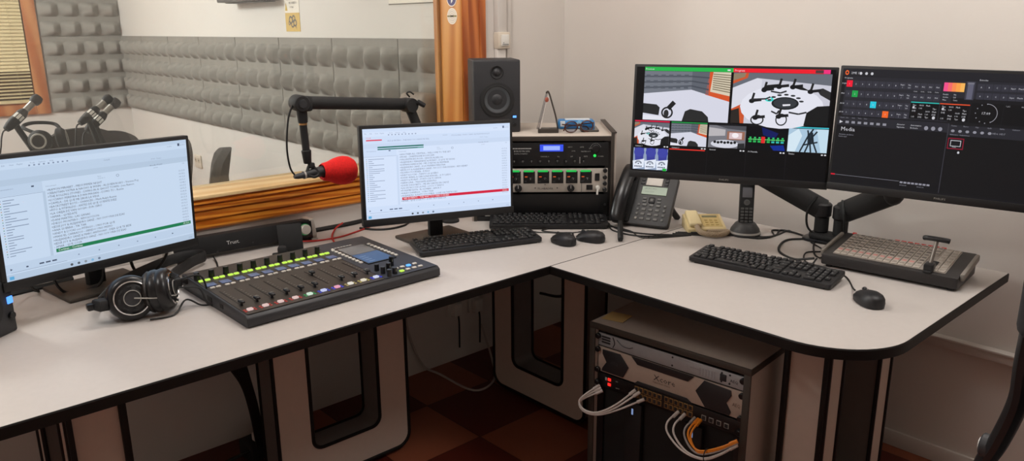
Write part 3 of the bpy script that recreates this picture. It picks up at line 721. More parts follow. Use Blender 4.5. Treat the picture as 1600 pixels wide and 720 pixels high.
def cam_studio(s, x0, y0, x1, y1, kind, l=2):
    """the little camera pictures of the studio on the multiview screen"""
    def P(x, y): return (x0+(x1-x0)*x, y0+(y1-y0)*y)
    def poly(pts, c, k=0): s.poly([P(*p) for p in pts], glow(c), l+k)
    def ell(cx, cy, rx, ry, c, k=0): s.ell(*P(cx, cy), rx*(x1-x0), ry*(y1-y0), glow(c), l+k, 20)
    def ln(pts, w, c, k=0): s.line([P(*p) for p in pts], w, glow(c), l+k)
    sw = (x1-x0)*.02
    if kind == 'a':
        poly([(0, 0), (1, 0), (1, 1), (0, 1)], '#d5d6e4')
        poly([(0, 0), (.56, 0), (.56, .36), (0, .46)], '#70757f', 1); poly([(.56, 0), (.76, 0), (.76, .46), (.56, .36)], '#5d626c', 1)
        for r in range(1, 4): ln([(0, .115*r), (.56, .095*r)], sw*.5, '#4f545e', 2); ln([(.56, .095*r), (.76, .118*r)], sw*.5, '#484d57', 2)
        for r in range(3):
            for k in range(6): ln([(.02+.09*k, .115*(r+1)-.012-.003*k), (.07+.09*k, .115*(r+1)-.014-.003*k)], sw*.9, '#545963', 3)
        poly([(.76, 0), (1, 0), (1, .58), (.72, .45)], '#d2542a', 1); poly([(.80, 0), (1, 0), (1, .47), (.775, .39)], '#d7cbb4', 2)
        for r in range(8): ln([(.80, .04+.042*r), (1, .06+.048*r)], sw*.35, '#7f745f', 3)
        poly([(0, .66), (.16, .68), (.20, .74), (.19, .90), (0, .86)], '#272829', 2); poly([(.47, .99), (.50, .80), (.56, .75), (.70, .79), (.77, .9), (.78, 1), (.47, 1)], '#272829', 2)
        poly([(0, .9), (.3, .93), (.3, 1), (0, 1)], '#e4e4ee', 2)
        s.ring(*P(.29, .84), .07*(x1-x0), .12*(y1-y0), .72, glow('#1d1e20'), l+4); ln([(.3, .76), (.37, .62)], sw*1.6, '#1d1e20', 4); ell(.28, .86, .03, .08, '#2b2c2e', 4)
    elif kind == 'b':
        poly([(0, 0), (1, 0), (1, 1), (0, 1)], '#c9cad6'); poly([(0, 0), (1, 0), (1, .22), (.25, .10), (0, .30)], '#666b75', 1)
        poly([(0, .02), (.16, 0), (.15, .10), (0, .22)], '#c9552e', 2); poly([(0, .02), (.13, 0), (.12, .08), (0, .16)], '#8d7d66', 3)
        poly([(0, .30), (.25, .10), (.30, .13), (.3, .5), (0, .72)], '#d9d9e4', 1)
        poly([(0, .72), (.14, .58), (.14, 1), (0, 1)], '#c9552e', 2); poly([(0, .75), (.08, .7), (.1, 1), (0, 1)], '#2a2522', 3)
        ell(.52, .66, .43, .42, '#e2e3ee', 3)
        ell(.555, .58, .14, .125, '#1d2024', 5); ell(.555, .575, .118, .10, '#34383e', 6)
        poly([(.53, .60), (.61, .59), (.61, .62), (.535, .635)], '#e6e6ee', 7)
        for a in range(200, 345, 24): ell(.555+.17*math.cos(R(a)), .58+.17*math.sin(R(a)), .024, .018, '#26282c', 6)
        for (x, y) in ((.21, .55), (.33, .33), (.48, .26), (.62, .26), (.80, .34), (.26, .88), (.5, .84)):
            ell(x, y, .03, .045, '#1b1c1f', 6); ln([(x, y), (x+.02, y-.16)], sw*.7, '#222222', 6); ln([(x-.02, y), (x+.1, y-.03)], sw*.9, '#1b1c1f', 6)
        poly([(.30, .30), (.36, .23), (.50, .20), (.49, .27), (.36, .31)], '#1a1b1d', 6); poly([(.61, .21), (.72, .26), (.80, .33), (.70, .31), (.60, .26)], '#1a1b1d', 6)
        poly([(.86, .30), (.92, .27), (1, .34), (1, .5), (.90, .40)], '#2c2d2f', 6)
        poly([(.76, 1), (.78, .75), (.88, .62), (1, .60), (1, 1)], '#17181a', 6)
        s.ring(*P(.39, .51), .045*(x1-x0), .045*(y1-y0), .55, glow('#37d8cf'), l+6)
        s.ring(*P(.28, .92), .07*(x1-x0), .10*(y1-y0), .8, glow('#1d1e20'), l+7); s.ring(*P(.53, .9), .06*(x1-x0), .12*(y1-y0), .8, glow('#1d1e20'), l+7)
        for pts in (((.2, .52), (.36, .50), (.4, .46)), ((.42, .74), (.48, .79), (.5, .72)), ((.6, .75), (.7, .78), (.78, .74)), ((.4, .35), (.5, .38), (.56, .34))): ln(pts, sw*.5, '#2b2c30', 7)
    elif kind == 'c':
        poly([(0, 0), (1, 0), (1, 1), (0, 1)], '#77777f'); poly([(0, .1), (.45, .18), (.45, .45), (0, .5)], '#b8b4b8', 1); poly([(.2, 0), (1, 0), (1, .2), (.5, .14)], '#4a4b52', 1)
        poly([(.5, .25), (.97, .25), (.97, .62), (.5, .62)], '#9a6a58', 1); poly([(.56, .30), (.9, .30), (.9, .58), (.56, .58)], '#d8c0c4', 2); ell(.72, .42, .09, .11, '#f4ecf0', 3)
        ell(.45, .82, .38, .18, '#d4d5e0', 3)
        for k in range(7): ell(.18+.09*k, .74+.02*(k % 2), .04, .06, '#1b1c1f', 5)
        poly([(.8, .78), (.98, .75), (1, 1), (.8, 1)], '#28292c', 4)
    elif kind == 'd':
        poly([(0, 0), (1, 0), (1, 1), (0, 1)], '#05060e'); poly([(.35, 0), (.8, .25), (.7, .5), (.4, .35)], '#0d1a5c', 1); poly([(.6, .8), (.95, .75), (1, 1), (.7, 1)], '#0a2a8c', 1)
        for k in range(8):
            poly([(.05+.12*k, .44), (.10+.12*k, .44), (.10+.12*k, .50), (.05+.12*k, .50)], '#2fc86a', 2); poly([(.03+.12*k, .60), (.11+.12*k, .60), (.11+.12*k, .68), (.03+.12*k, .68)], '#29b456' if k < 5 else '#35b8b0', 2)
            poly([(.02+.12*k, .52), (.125+.12*k, .52), (.125+.12*k, .57), (.02+.12*k, .57)], '#59d070', 3)
        poly([(.36, .42), (.46, .42), (.46, .7), (.36, .7)], '#e0282c', 4)
    elif kind == 'e':
        poly([(0, 0), (1, 0), (1, 1), (0, 1)], '#a9c6dc'); poly([(0, .3), (.25, .0), (.35, .3), (.2, 1), (0, 1)], '#d3e6f2', 1); poly([(.7, 0), (1, 0), (1, 1), (.85, 1)], '#c2dcec', 1)
        for k, pts in enumerate((((.32, 1), (.5, .3), (.62, 0)), ((.45, 1), (.58, .4), (.72, .1)), ((.6, 1), (.55, .5), (.48, .05)), ((.75, 1), (.62, .5), (.58, .1)), ((.38, .7), (.75, .55)))): ln(pts, sw*1.2, '#1c2730', 3)
        poly([(.48, .2), (.62, .15), (.66, .55), (.5, .65)], '#26333d', 2)
    elif kind == 'f':
        poly([(0, 0), (1, 0), (1, 1), (0, 1)], '#8fa0bd')
        for k in range(3):
            X = .16+.34*k; poly([(X-.13, 0), (X+.15, 0), (X+.13, .55), (X-.1, .6)], '#3a3f96', 2); ell(X+.01, .2, .15, .22, '#3f45a2', 3)
            poly([(X-.17, .62-.02*k), (X+.17, .50), (X+.16, .9), (X-.14, 1)], '#e3e9f6', 4)
            for q in (.10, .07): s.ring(*P(X, .74), q*(x1-x0), q*1.4*(y1-y0), .8, glow('#2c3c58'), l+5, 180, 360, 12)
            ell(X, .74, .02, .03, '#2c3c58', 5)
            for j in range(5): poly([(X-.11+.045*j, .84), (X-.08+.045*j, .83), (X-.08+.045*j, .89), (X-.11+.045*j, .9)], '#2c3c58', 5)
def paint_multi(s):
    s.rect(0, 0, 1, 1, glow('#07070a'), 0)
    wt = glow('#d8d8dc')
    s.rect(.045, .0, .507, .036, glow('#22b34a'), 1); s.rect(.507, .0, .993-.05, .036, glow('#ee1c2e'), 1); s.rect(.943, 0, .975, .036, glow('#f0307c'), 1); s.rect(.905, .004, .943, .032, glow('#50383c'), 2)
    s.text(.05, .028, 'Preview', .018, wt); s.text(.515, .028, 'Program', .018, wt); s.rect(.477, .012, .492, .026, wt, 2)
    cam_studio(s, .045, .038, .497, .500, 'a'); cam_studio(s, .510, .038, .985, .497, 'b')
    w = .198; Y0, Y1 = .525, .735
    for k, kind in enumerate('bacde'):
        x = .004+k*.2; cam_studio(s, x, Y0, x+.19, Y1, kind)
        s.rect(x, .508, x+.19, .520, glow(('#d81c46', '#1f8f45', '#15151a', '#15151a', '#3fb8c8')[k]), 1)
        s.text(x+.008, .762, ('Camara 1', 'Camara 2', 'General', 'PC Pantalla', 'Titulos')[k], .013, wt); s.rect(x+.165, .748, x+.174, .760, wt, 2); s.rect(x+.180, .748, x+.189, .760, wt, 2)
    cam_studio(s, .004, .775, .194, .985, 'f'); s.rect(.17, .965, .19, .99, glow('#1fae3c'), 12)
    s.rect(.2, .766, .39, .776, glow('#e0342a'), 1)
    for k in range(1, 5): s.rect(.2*k+.0, .77, .2*k+.003, 1, glow('#1b1b20'), 1)
    s.rect(0, .992, 1, 1, glow('#101014'), 1)
def paint_switch(s):
    s.rect(0, 0, 1, 1, glow('#17171b'), 0)
    s.sx = .79
    bar = glow('#26262d'); key = glow('#33333d'); wt = glow('#c9c9d0'); gr = glow('#8d8d98')
    s.rect(0, 0, 1, .062, glow('#202026'), 1); s.rect(.02, .065, .61, .40, bar, 1); s.rect(.61, .065, 1, .205, bar, 1)
    s.ring(.025, .035, .011, .02, .5, glow('#e8642a'), 2); s.text(.05, .045, '2ME 17', .018, wt)
    for k in range(3): s.ell(.105+.032*k, .038, .008, .012, wt, 2, 10)
    s.text(.015, .085, 'Programa', .012, wt)
    for r, (y0, y1, n) in enumerate(((.10, .155, 14), (.185, .24, 14), (.27, .325, 10), (.345, .40, 10))):
        s.text(.004, (y0+y1)/2+.006, ('PGM', 'PRV', 'AUX', 'AUX')[r], .012, wt)
        for k in range(n):
            x = .03+.0375*k
            hot = {(0, 0): '#f01634', (1, 1): '#1d9e48', (2, 4): '#26c6dc', (3, 6): '#ee6424'}.get((r, k))
            s.rect(x, y0, x+.034, y1, glow(hot) if hot else key, 2)
            if k < 8: s.text(x+.017, y1-.02, str(k+1), .013, wt, 3, 'c')
            elif k < 10:
                s.text(x+.017, y0+.024, ('Negro', 'Play')[k-8], .011, wt, 3, 'c', .8); s.text(x+.017, y1-.01, ('1', 'List')[k-8], .011, wt, 3, 'c', .8)
            else: s.text(x+.017, y1-.02, 'M-%d' % (k-9), .012, wt, 3, 'c', .8)
    for k in range(4): s.text(.42+.0375*k, .172, 'Corte', .010, wt, 3, 'c', .8)
    # transition preview, fader
    for k, c in enumerate(('#f0508c', '#f46a6a', '#f68a50', '#f6a04a', '#f4b45a')): s.rect(.565+.021*k, .085, .587+.021*k, .155, glow(c), 2)
    for r in range(3):
        for k in range(2): s.text(.567+.055*k, .185+.022*r, ('Fundido', 'Mix', 'Cortina', 'DIP', 'Wipe', 'Corte')[r*2+k], .011, wt, 3, 'l', .8)
    s.rect(.678, .07, .722, .215, glow('#3b3b47'), 2); s.rect(.686, .085, .714, .21, glow('#5e5e70'), 3); s.rect(.684, .078, .716, .092, glow('#73737f'), 4)
    s.text(.74, .062, 'Entradas', .012, wt)
    for r, y0 in enumerate((.085, .155)):
        for k in range(7):
            x = .735+.0385*k; s.rect(x, y0, x+.0355, y0+.052, key, 2)
            s.text(x+.018, y0+.033, ('A', 'B', 'C', 'D', 'Super', 'Mezcla', 'Key')[k], .012, wt, 3, 'c', .8)
    # keyers
    s.rect(.405, .255, .555, .39, glow('#0c0c10'), 2); s.rect(.56, .255, .71, .39, glow('#0c0c10'), 2)
    s.rect(.405, .252, .555, .26, glow('#2bb8b0'), 3); s.rect(.558, .252, .712, .26, glow('#e0502c'), 3)
    for g in (.41, .565):
        for r in range(5):
            for k in range(4):
                if (r+k) % 4 != 3: s.text(g+.006+.036*k, .285+.024*r, ('Tipo', '00:00', 'Mask', '1.00', 'DVE')[(r*2+k) % 5], .013, wt, 3, 'l', .8)
        s.ell(g+.012, .297, .006, .01, wt, 4, 10); s.ell(g+.125, .375, .008, .013, wt, 4, 12)
    # clock
    s.rect(.72, .235, .875, .395, glow('#101013'), 2); s.ring(.797, .315, .055, .078, .95, glow('#9c9ca4'), 3, -90, 60)
    for a in range(60, 271, 30): s.ell(.797+.053*math.cos(R(a)), .315+.075*math.sin(R(a)), .003, .005, gr, 3, 8)
    s.text(.797, .323, '17:09', .02, wt, 3, 'c'); s.rect(.88, .235, 1, .395, glow('#101013'), 2); s.text(.887, .255, 'REC', .011, wt); s.text(.96, .255, '00:00', .011, wt)
    # tabs and the media bin
    s.rect(0, .41, .62, .485, bar, 1)
    for k in range(5): s.text(.015+.035*k, .425, ('Carpeta', 'Lista', 'Audio', 'Titulos', 'Video')[k], .010, gr, 2, 'l', .8)
    s.poly([(.015, .445), (.035, .458), (.015, .472)], wt, 2)
    for k in range(7): s.rect(.05+.036*k, .448, .07+.036*k, .468, gr, 2)
    for k in range(2):
        for r in range(2): s.text(.345+.075*k, .452+.022*r, ('Anterior', 'Siguiente', 'Automatico', 'En bucle')[2*k+r], .012, wt)
    for k in range(3): s.ell(.505+.037*k, .462, .011, .017, gr, 2, 14)
    s.rect(0, .487, .62, .985, glow('#131317'), 1); s.text(.03, .535, 'Media', .034, wt, 2)
    s.text(.02, .572, 'Arrastre archivos', .012, gr); s.text(.02, .59, 'hasta aqui', .012, gr)
    s.rect(.622, .42, 1, .505, bar, 1)
    for k in range(6): s.text(.635+.06*k, .432, ('Fuentes', 'Macros', 'Clips', 'Audio', 'Salidas', 'Grabacion')[k], .011, gr, 2, 'l', .8)
    for k in range(8): s.ell(.645+.037*k, .468, .010, .012, gr, 2, 6) if k < 6 else s.text(.64+.034*k, .474, 'HD%d' % k, .014, gr)
    s.rect(.622, .505, 1, .985, glow('#121215'), 1); s.text(.635, .503, 'Biblioteca - Instantaneas', .010, gr)
    s.rect(.628, .525, .71, .615, glow('#8c1530'), 2); s.rect(.632, .532, .706, .608, glow('#17171b'), 3); s.rect(.642, .543, .696, .592, glow('#c9c9d0'), 4); s.rect(.645, .548, .693, .588, glow('#15151a'), 5)
    s.text(.655, .603, 'Foto', .011, wt, 5); s.ell(.69, .64, .006, .01, wt, 3, 10)
    s.rect(.618, .41, .622, .985, glow('#3a3a42'), 2); s.line([(.02, .925), (.4, .925)], .0008, gr, 2); s.rect(.0, .918, .025, .93, glow('#d01c30'), 3)
    # the same panels run on to the right edge of the screen
    for r, y0 in enumerate((.085, .155)):
        for k in range(7): s.rect(1.005+.0385*k, y0, 1.0405+.0385*k, y0+.052, key, 2); s.text(1.023+.0385*k, y0+.033, ('1', '2', '3', '4', '5', '6', '7')[k], .012, wt, 3, 'c', .8)
    s.rect(1, 0, 1.265, .062, glow('#202026'), 1); s.rect(1, .065, 1.265, .205, bar, 1); s.rect(1.0, .235, 1.26, .395, glow('#101013'), 2); s.rect(1, .42, 1.265, .505, bar, 1); s.rect(1, .505, 1.265, .985, glow('#121215'), 1)
    for k in range(3): s.rect(1.19+.02*k, .02, 1.202+.02*k, .035, gr, 2)
    for k in range(8): s.rect(.405+.021*k, .925, .421+.021*k, .94, gr, 2)
    s.text(.405, .962, '00:00:00', .011, gr); s.text(.5, .962, '00:00:10', .011, gr)
BGRP = 'wide monitors on the double arm'
mA, FA = monitor('wide monitor of camera views, left one on the double arm', (2.1231, 1.3265), (2.1231, 1.3265, 1.1694), -2.6792, .0516, -.006, .61, .365, paint_multi, bez=.008, chin=.022, stand=None, brand='PHILIPS', group=BGRP)
mB, FB = monitor('wide monitor with a dark switcher panel and the word Media, on the double arm', (2.300, .7455), (2.300, .7455, 1.171), -2.9556, .038, -.0104, .61, .365, paint_switch, bez=.008, chin=.022, stand=None, brand='PHILIPS', group=BGRP)
# double arm clamped to the back of the right desk
t = thing('monitor_mount', 'black double-armed monitor mount on the right desk behind the control panel', 'monitor mount', (2.55, 1.165, DESK))
b = MB(); b.prism(rrect(-.05, -.085, .045, .085, .03), 0, .012, BLKS, bev=.003); b.prism(rrect(-.04, -.065, .035, .065, .025), .012, .03, BLKM, bev=.004); b.build('base', t)
def armside(M, ycol, label):
    back = t.matrix_basis.inverted() @ (mA if M is FA else mB).matrix_basis @ M @ V((0, .03, -.03))
    b = MB(); b.cyl((0, ycol, .03), (0, ycol, .10), .024, BLKM, seg=20, bev=.004); b.cyl((0, ycol, .085), (0, ycol, .135), .03, BLK, seg=20, bev=.006); c = b.build('column', t)
    sgn = 1 if ycol > 0 else -1
    el = V((0, ycol, .11)); mid = V((-.10, ycol+sgn*.20, .225)); 
    b = MB(); d = (mid-el).normalized()
    b.tube([el, el+(mid-el)*.5, mid], 0, BLKM, 10, smooth=False, flat=(.026, .038)); b.ball(mid, (.032, .032, .04), BLK, 14); b.build('lower_arm', t)
    b = MB(); b.tube([mid+V((0, 0, .03)), back], 0, BLKM, 10, smooth=False, flat=(.02, .028)); b.ball(back, .03, BLK, 12); b.build('upper_arm', t)
    b = MB(); b.tube([el+V((-.03, sgn*.01, .05)), el+V((-.05, sgn*.03, .0)), el+V((-.04, sgn*.03, -.06)), el+V((-.02, 0, -.095))], .004, RUB, 6); b.build('cable', t)
t.matrix_basis  # base placed
bpy.context.view_layer.update()
armside(FA, .032, 'a'); armside(FB, -.036, 'b')
# ------------------------------------------------------------------ keyboards and mice
KEYB = mat('key_black', '#19191b', .5, noise=(300, .05)); KLEG = mat('key_legend', '#7c7c7c', .5)
def key_mesh(w):
    b = MB(); b.box((0, 0, .003), (w*.019-.0026, .0158, .006), KEYB, .0012, taper=.86)
    b.poly([(-.004, -.0015, .0062), (-.0005, -.0015, .0062), (-.0005, .003, .0062), (-.004, .003, .0062)], KLEG)
    o = b.build('key'); me = o.data; bpy.data.objects.remove(o); return me
_km = {}
ROWS = [[(0, 1)]+[(2+k+.5*(k//4), 1) for k in range(12)]+[(15.25+k, 1) for k in range(3)],
        [(k, 1) for k in range(13)]+[(13, 2), (15.25, 1), (16.25, 1), (17.25, 1), (18.5, 1), (19.5, 1), (20.5, 1), (21.5, 1)],
        [(0, 1.5)]+[(1.5+k, 1) for k in range(12)]+[(13.5, 1.5), (15.25, 1), (16.25, 1), (17.25, 1), (18.5, 1), (19.5, 1), (20.5, 1), (21.5, 1)],
        [(0, 1.75)]+[(1.75+k, 1) for k in range(11)]+[(12.75, 2.25), (18.5, 1), (19.5, 1), (20.5, 1)],
        [(0, 2.25)]+[(2.25+k, 1) for k in range(10)]+[(12.25, 2.75), (16.25, 1), (18.5, 1), (19.5, 1), (20.5, 1), (21.5, 1)],
        [(0, 1.25), (1.25, 1.25), (2.5, 1.25), (3.75, 6.25), (10, 1.25), (11.25, 1.25), (12.5, 1.25), (13.75, 1.25), (15.25, 1), (16.25, 1), (17.25, 1), (18.5, 2), (20.5, 1)]]
def keyboard(label, fl, yaw, group):
    t = thing('keyboard', label, 'keyboard', (fl[0], fl[1], DESK), yaw, group)
    W, D = .447, .128; sl = math.atan2(.012, D)
    P = Matrix.Translation((0, 0, .008)) @ Matrix.Rotation(sl, 4, 'X')
    b = MB(); b.T = P; b.prism(rrect(0, 0, W, D, .008, 3), -.004, .010, BLK, bev=.002)
    b.T = Matrix.Identity(4); b.bb((.03, D-.03, 0), (.08, D-.012, .014), BLK); b.bb((W-.08, D-.03, 0), (W-.03, D-.012, .014), BLK); b.bb((.02, .004, 0), (W-.02, .016, .006), BLK)
    b.build('body', t)
    cnt = 0; rest = []
    for j in range(5, -1, -1):
        for (x, w) in ROWS[j]:
            if w not in _km: _km[w] = key_mesh(w)
            cx = .011+(x+w/2)*.0189; cy = .011+(5-j)*.0196+(.004 if j == 0 else 0)+.008
            if cnt < 96:
                o = bpy.data.objects.new('key', _km[w]); C.objects.link(o); o.parent = t
                o.matrix_basis = P @ Matrix.Translation((cx, cy, .0098)); cnt += 1
            else: rest.append((cx, cy, w))
    b = MB(); b.T = P
    for cx, cy, w in rest: b.box((cx, cy, .0125), (w*.019-.0026, .0158, .006), KEYB, .0012, taper=.86)
    for k in range(3): b.box((.385+.019*k, .118, .0105), (.004, .0015, .0008), mat('led_off', '#6c726c', .4))
    tag(b.build('function_keys', t), kind='stuff')
    return t
KG = 'black keyboards on the desks'
keyboard('black keyboard in front of the middle monitor, beside the mixing console', (1.399, 1.990), -18.7, KG)
keyboard('black keyboard in front of the rack cabinet on the desk', (1.801, 2.109), -42.7, KG)
keyboard('black keyboard on the right desk, in front of the double arm', (1.999, 1.363), -83.1, KG)
def mouse(label, x, y, yaw, group):
    t = thing('computer_mouse', label, 'mouse', (x, y, DESK), yaw, group)
    vs = []; fs = []; n = 20; prof = [(0.0, 1.0, .002), (.0, 1.02, .012), (.0, .99, .02), (.0, .85, .029), (.0, .6, .0345), (.0, .3, .037)]
    for k, (_, s, z) in enumerate(prof):
        for i in range(n):
            a = 2*math.pi*i/n; x_ = .0325*math.copysign(abs(math.cos(a))**.85, math.cos(a))*s; y_ = .054*math.copysign(abs(math.sin(a))**.8, math.sin(a))*s
            zz = z-(.010*(y_/.053) if z > .015 else 0)*(1 if y_ > 0 else .55)
            vs.append((x_, y_, max(zz, .002)))
    vs.append((0, 0, .0375))
    for k in range(len(prof)-1):
        for i in range(n): fs.append([k*n+i, k*n+(i+1) % n, (k+1)*n+(i+1) % n, (k+1)*n+i])
    for i in range(n): fs.append([(len(prof)-1)*n+i, (len(prof)-1)*n+(i+1) % n, len(vs)-1])
    fs.append(list(range(n))[::-1])
    b = MB(); b.raw(vs, fs, BLK); b.build('shell', t, angle=60)
    b = MB(); b.T = Matrix.Translation((0, .030, .029)) @ Matrix.Rotation(R(90), 4, 'Y'); b.lathe([(0, -.0035), (.007, -.0035), (.008, 0), (.007, .0035), (0, .0035)], DGREY, 16); b.build('scroll_wheel', t)
    b = MB(); b.bb((-.0006, .005, .0325), (.0006, .052, .034), EDGE) if False else None
    b.tube([(0, .008, .0377), (0, .02, .0352), (0, .05, .026)], .0006, EDGE, 5); b.build('button_split', t)
    return t
MG = 'black computer mice'
mouse('black mouse beside the end of the middle keyboard, left one of the pair', 1.868, 1.790, -8, MG)
mouse('black mouse nearer the desk phone, right one of the pair', 1.962, 1.748, 12, MG)
mouse('black mouse alone on the right desk in front of the control panel', 2.034, .803, -42, MG)

# ------------------------------------------------------------------ mixing console
t = thing('mixing_console', 'black broadcast mixing console with ten lit channels on the left desk', 'mixing console', (.722, 1.785, DESK), .5)
W, D = .61, .435; sl = math.atan2(.010, D)
TP = Matrix.Translation((0, 0, .034)) @ Matrix.Rotation(sl, 4, 'X')
b = MB()
side = [(0, .004), (.012, 0), (D, 0), (D, .044), (.012, .034), (0, .026)]
b.prism(side, 0, W, DGREY, Matrix(((0, 0, 1, 0), (1, 0, 0, 0), (0, 1, 0, 0), (0, 0, 0, 1))), bev=.003)
b.build('chassis', t)
b = MB(); b.T = TP; b.prism(rrect(.006, .010, .418, D-.006, .004, 2), 0, .0012, CONS); b.build('channel_surface', t)
b = MB(); b.T = TP; b.prism(rrect(.42, .010, W-.006, D-.006, .004, 2), 0, .0012, mat('console_blue_grey', '#2c2e36', .5, noise=(220, .05))); b.build('master_surface', t)
LIT = glow('#c8f25a', 1.0); LITW = mat('button_lamp', '#cfc9c0', .4); BLUE = mat('scribble_blue', '#56658c', .35)
def part(root, name, fn, *a):
    b = MB(); b.T = TP; fn(b); return b.build(name, root, *a)
fy = [.079]*10; fy[6] = .172
rim = ['#b8433c']*4+['#3f9c5c', '#4a57d8', '#4a4fe0', '#b9a56a', '#c8b86a', '#3a48e8']
cap = ['#e9c9c4']*4+['#d9efdc', '#cfd6ff', '#f4a9c4', '#efe9dc', '#efe6d0', '#dfe4ff']
for k in range(10):
    x = .021+.0422*k
    part(t, 'encoder', lambda b: b.cyl((x-.008, .352, 0), (x-.008, .352, .024), .0085, BLKS, .0078, 16, .001))
    for s in (0, 1):
        part(t, 'lit_button', lambda b: b.box((x-.004+.0175*s, .330, .003), (.0145, .011, .005), LIT, .002))
        part(t, 'button', lambda b: b.box((x-.003+.0165*s, .255, .003), (.0135, .009, .005), LITW, .002))
    part(t, 'channel_display', lambda b: b.box((x+.004, .287, .0022), (.028, .028, .002), BLUE, .0006))
    def slot(b):
        b.box((x+.001, .150, .0014), (.0032, .135, .0008), EDGE)
        for q in range(9): b.box((x+.0085, .09+.0145*q, .0014), (.005, .0008, .0005), LGREY)
    part(t, 'fader_slot', slot)
    yf = fy[k]
    def knob(b):
        b.box((x+.001, yf, .006), (.005, .006, .012), BLKS); b.box((x+.001, yf, .0135), (.014, .024, .008), BLKS, .003, taper=.8); b.box((x+.001, yf, .0178), (.011, .0012, .0006), LGREY)
    part(t, 'fader_knob', knob)
    rm, cm = glow(rim[k], .75), glow(cap[k], .85)
    def on(b):
        for dx, dy in ((-.013, .005), (.013, .005), (-.013, -.006), (.013, -.006)): b.box((x+.004+dx, .036+dy, .002), (.006, .006, .002), rm, .001)
        b.box((x+.004, .036, .0035), (.016, .014, .006), cm, .003)
    part(t, 'on_button', on)
part(t, 'touch_display', lambda b: (b.prism(rrect(.452, .150, .556, .345, .003, 2), .001, .0035, BLKS), b.poly([(.457, .155, .0037), (.4995, .155, .0037), (.4995, .340, .0037), (.457, .340, .0037)], glow('#6f7276', .7)) if False else None,
     b.poly([(.457, .255, .0037), (.551, .255, .0037), (.551, .340, .0037), (.457, .340, .0037)], mat('display_grey', '#6a6c70', .25)),
     b.poly([(.457, .155, .0037), (.551, .155, .0037), (.551, .252, .0037), (.457, .252, .0037)], glow('#54719a', .8)),
     [b.box((.478, .17+.018*q, .0039), (.022, .003, .0004), glow('#8fa6c8', .8)) for q in range(4)]))
for k in range(9):
    part(t, 'button', lambda b: b.box((.4435, .178+.0205*k, .003), (.010, .013, .005), LITW, .002))
    part(t, 'button', lambda b: b.box((.568, .172+.0195*k, .003), (.010, .013, .005), LITW, .002))
for k in range(7): part(t, 'menu_button', lambda b: b.box((.452+.011*k, .362, .0015), (.008, .004, .0016), LITW, .0005))
for k in range(3): part(t, 'monitor_knob', lambda b: b.cyl((.440, .020+.033*k, 0), (.440, .020+.033*k, .022), .0075, BLKS, .007, 16, .001))
for x, y, h in ((.466, .030, .020), (.466, .062, .026), (.500, .098, .03), (.478, .082, .018)): part(t, 'monitor_knob', lambda b: (b.cyl((x, y, 0), (x, y, h), .0078, BLKS, .0072, 16, .001), b.box((x, y-.0074, h*.6), (.0015, .001, .006), LGREY)))
for k in range(4):
    for r in range(2):
        m = LIT if (k, r) == (0, 0) else (glow('#5aa4ff', 1.6) if (k, r) == (2, 1) else LITW)
        part(t, 'button', lambda b: b.box((.492+.0225*k, .032+.03*r, .003), (.014, .011, .005), m, .002))
b = MB(); b.T = Matrix.Translation((0, D*.5, .02)); b.box((-.0004, -.06, 0), (.001, .02, .012), EDGE); b.box((-.0004, .02, 0), (.001, .03, .014), EDGE); b.build('side_port', t)

# small black bracket stand behind the console
t = thing('bracket_stand', 'small black folded metal bracket standing behind the console, in front of the soundbar', 'stand', (1.106, 2.305, DESK), -18)
b = MB(); b.box((-.005, .0, .005), (.11, .07, .01), BLKM, .004); b.build('foot', t)
b = MB(); b.box((.0, .012, .058), (.078, .004, .095), BLKM, .0015, rot=Euler((R(-12), 0, 0))); b.box((-.030, .0, .022), (.03, .03, .035), BLKM, .01); b.build('back_plate', t)

# soundbar
t = thing('soundbar', 'black soundbar with silver ends and a silver volume dial, against the wall under the window', 'speaker', (.768, 2.468, DESK), -3.5)
BAR = mat('speaker_cloth', '#131315', .8, noise=(500, .2), bump=(900, .3))
L = .50
b = MB(); b.box((L/2, .04, .041), (L-.03, .07, .060), BAR, .006, rot=Euler((R(-8), 0, 0))); b.build('body', t)
for x, nm in ((.010, 0), (L-.006, 1)):
    b = MB(); b.prism([(.004, .003), (.084, .003), (.088, .070), (.018, .074), (.0, .018)], -.010, .010, SILV, Matrix.Translation((x, 0, 0)) @ Matrix(((0, 0, 1, 0), (1, 0, 0, 0), (0, 1, 0, 0), (0, 0, 0, 1))), bev=.003)
    b.box((x, .008, .003), (.022, .018, .006), SILV, .001); b.build('end_cap', t)
b = MB(); b.box((L-.048, .0035, .040), (.07, .004, .062), BLKS, .001, rot=Euler((R(-8), 0, 0))); cp = b.build('control_panel', t)
b = MB(); b.T = MB.frame((L-.040, .001, .044), (0, -1, .14)); b.lathe([(0, 0), (.018, 0), (.0175, .012), (.016, .0135), (0, .0135)], mat('dial_silver', '#dedbd4', .3, metal=.15), 28); b.build('volume_dial', t)
b = MB(); b.T = MB.frame((L-.040, .001, .044), (0, -1, .14)); b.lathe([(.0182, .001), (.0210, .001)], glow('#2f8a4a', .5), 28, ); b.build('dial_light', t)
b = MB(); b.T = Matrix.Translation((.205, .0035, .038)) @ Matrix.Rotation(R(-8), 4, 'X'); b.text('Trust.', .0125, mat('logo_white', '#d6d6d6', .4), XZ(0, -.004, 0), 'c'); b.cyl((.066, -.002, -.008), (.066, -.0045, -.008), .003, DGREY, seg=10); b.cyl((-.055, -.002, -.018), (-.055, -.0045, -.018), .003, DGREY, seg=10)
b.build('lettering', t, smooth=False)

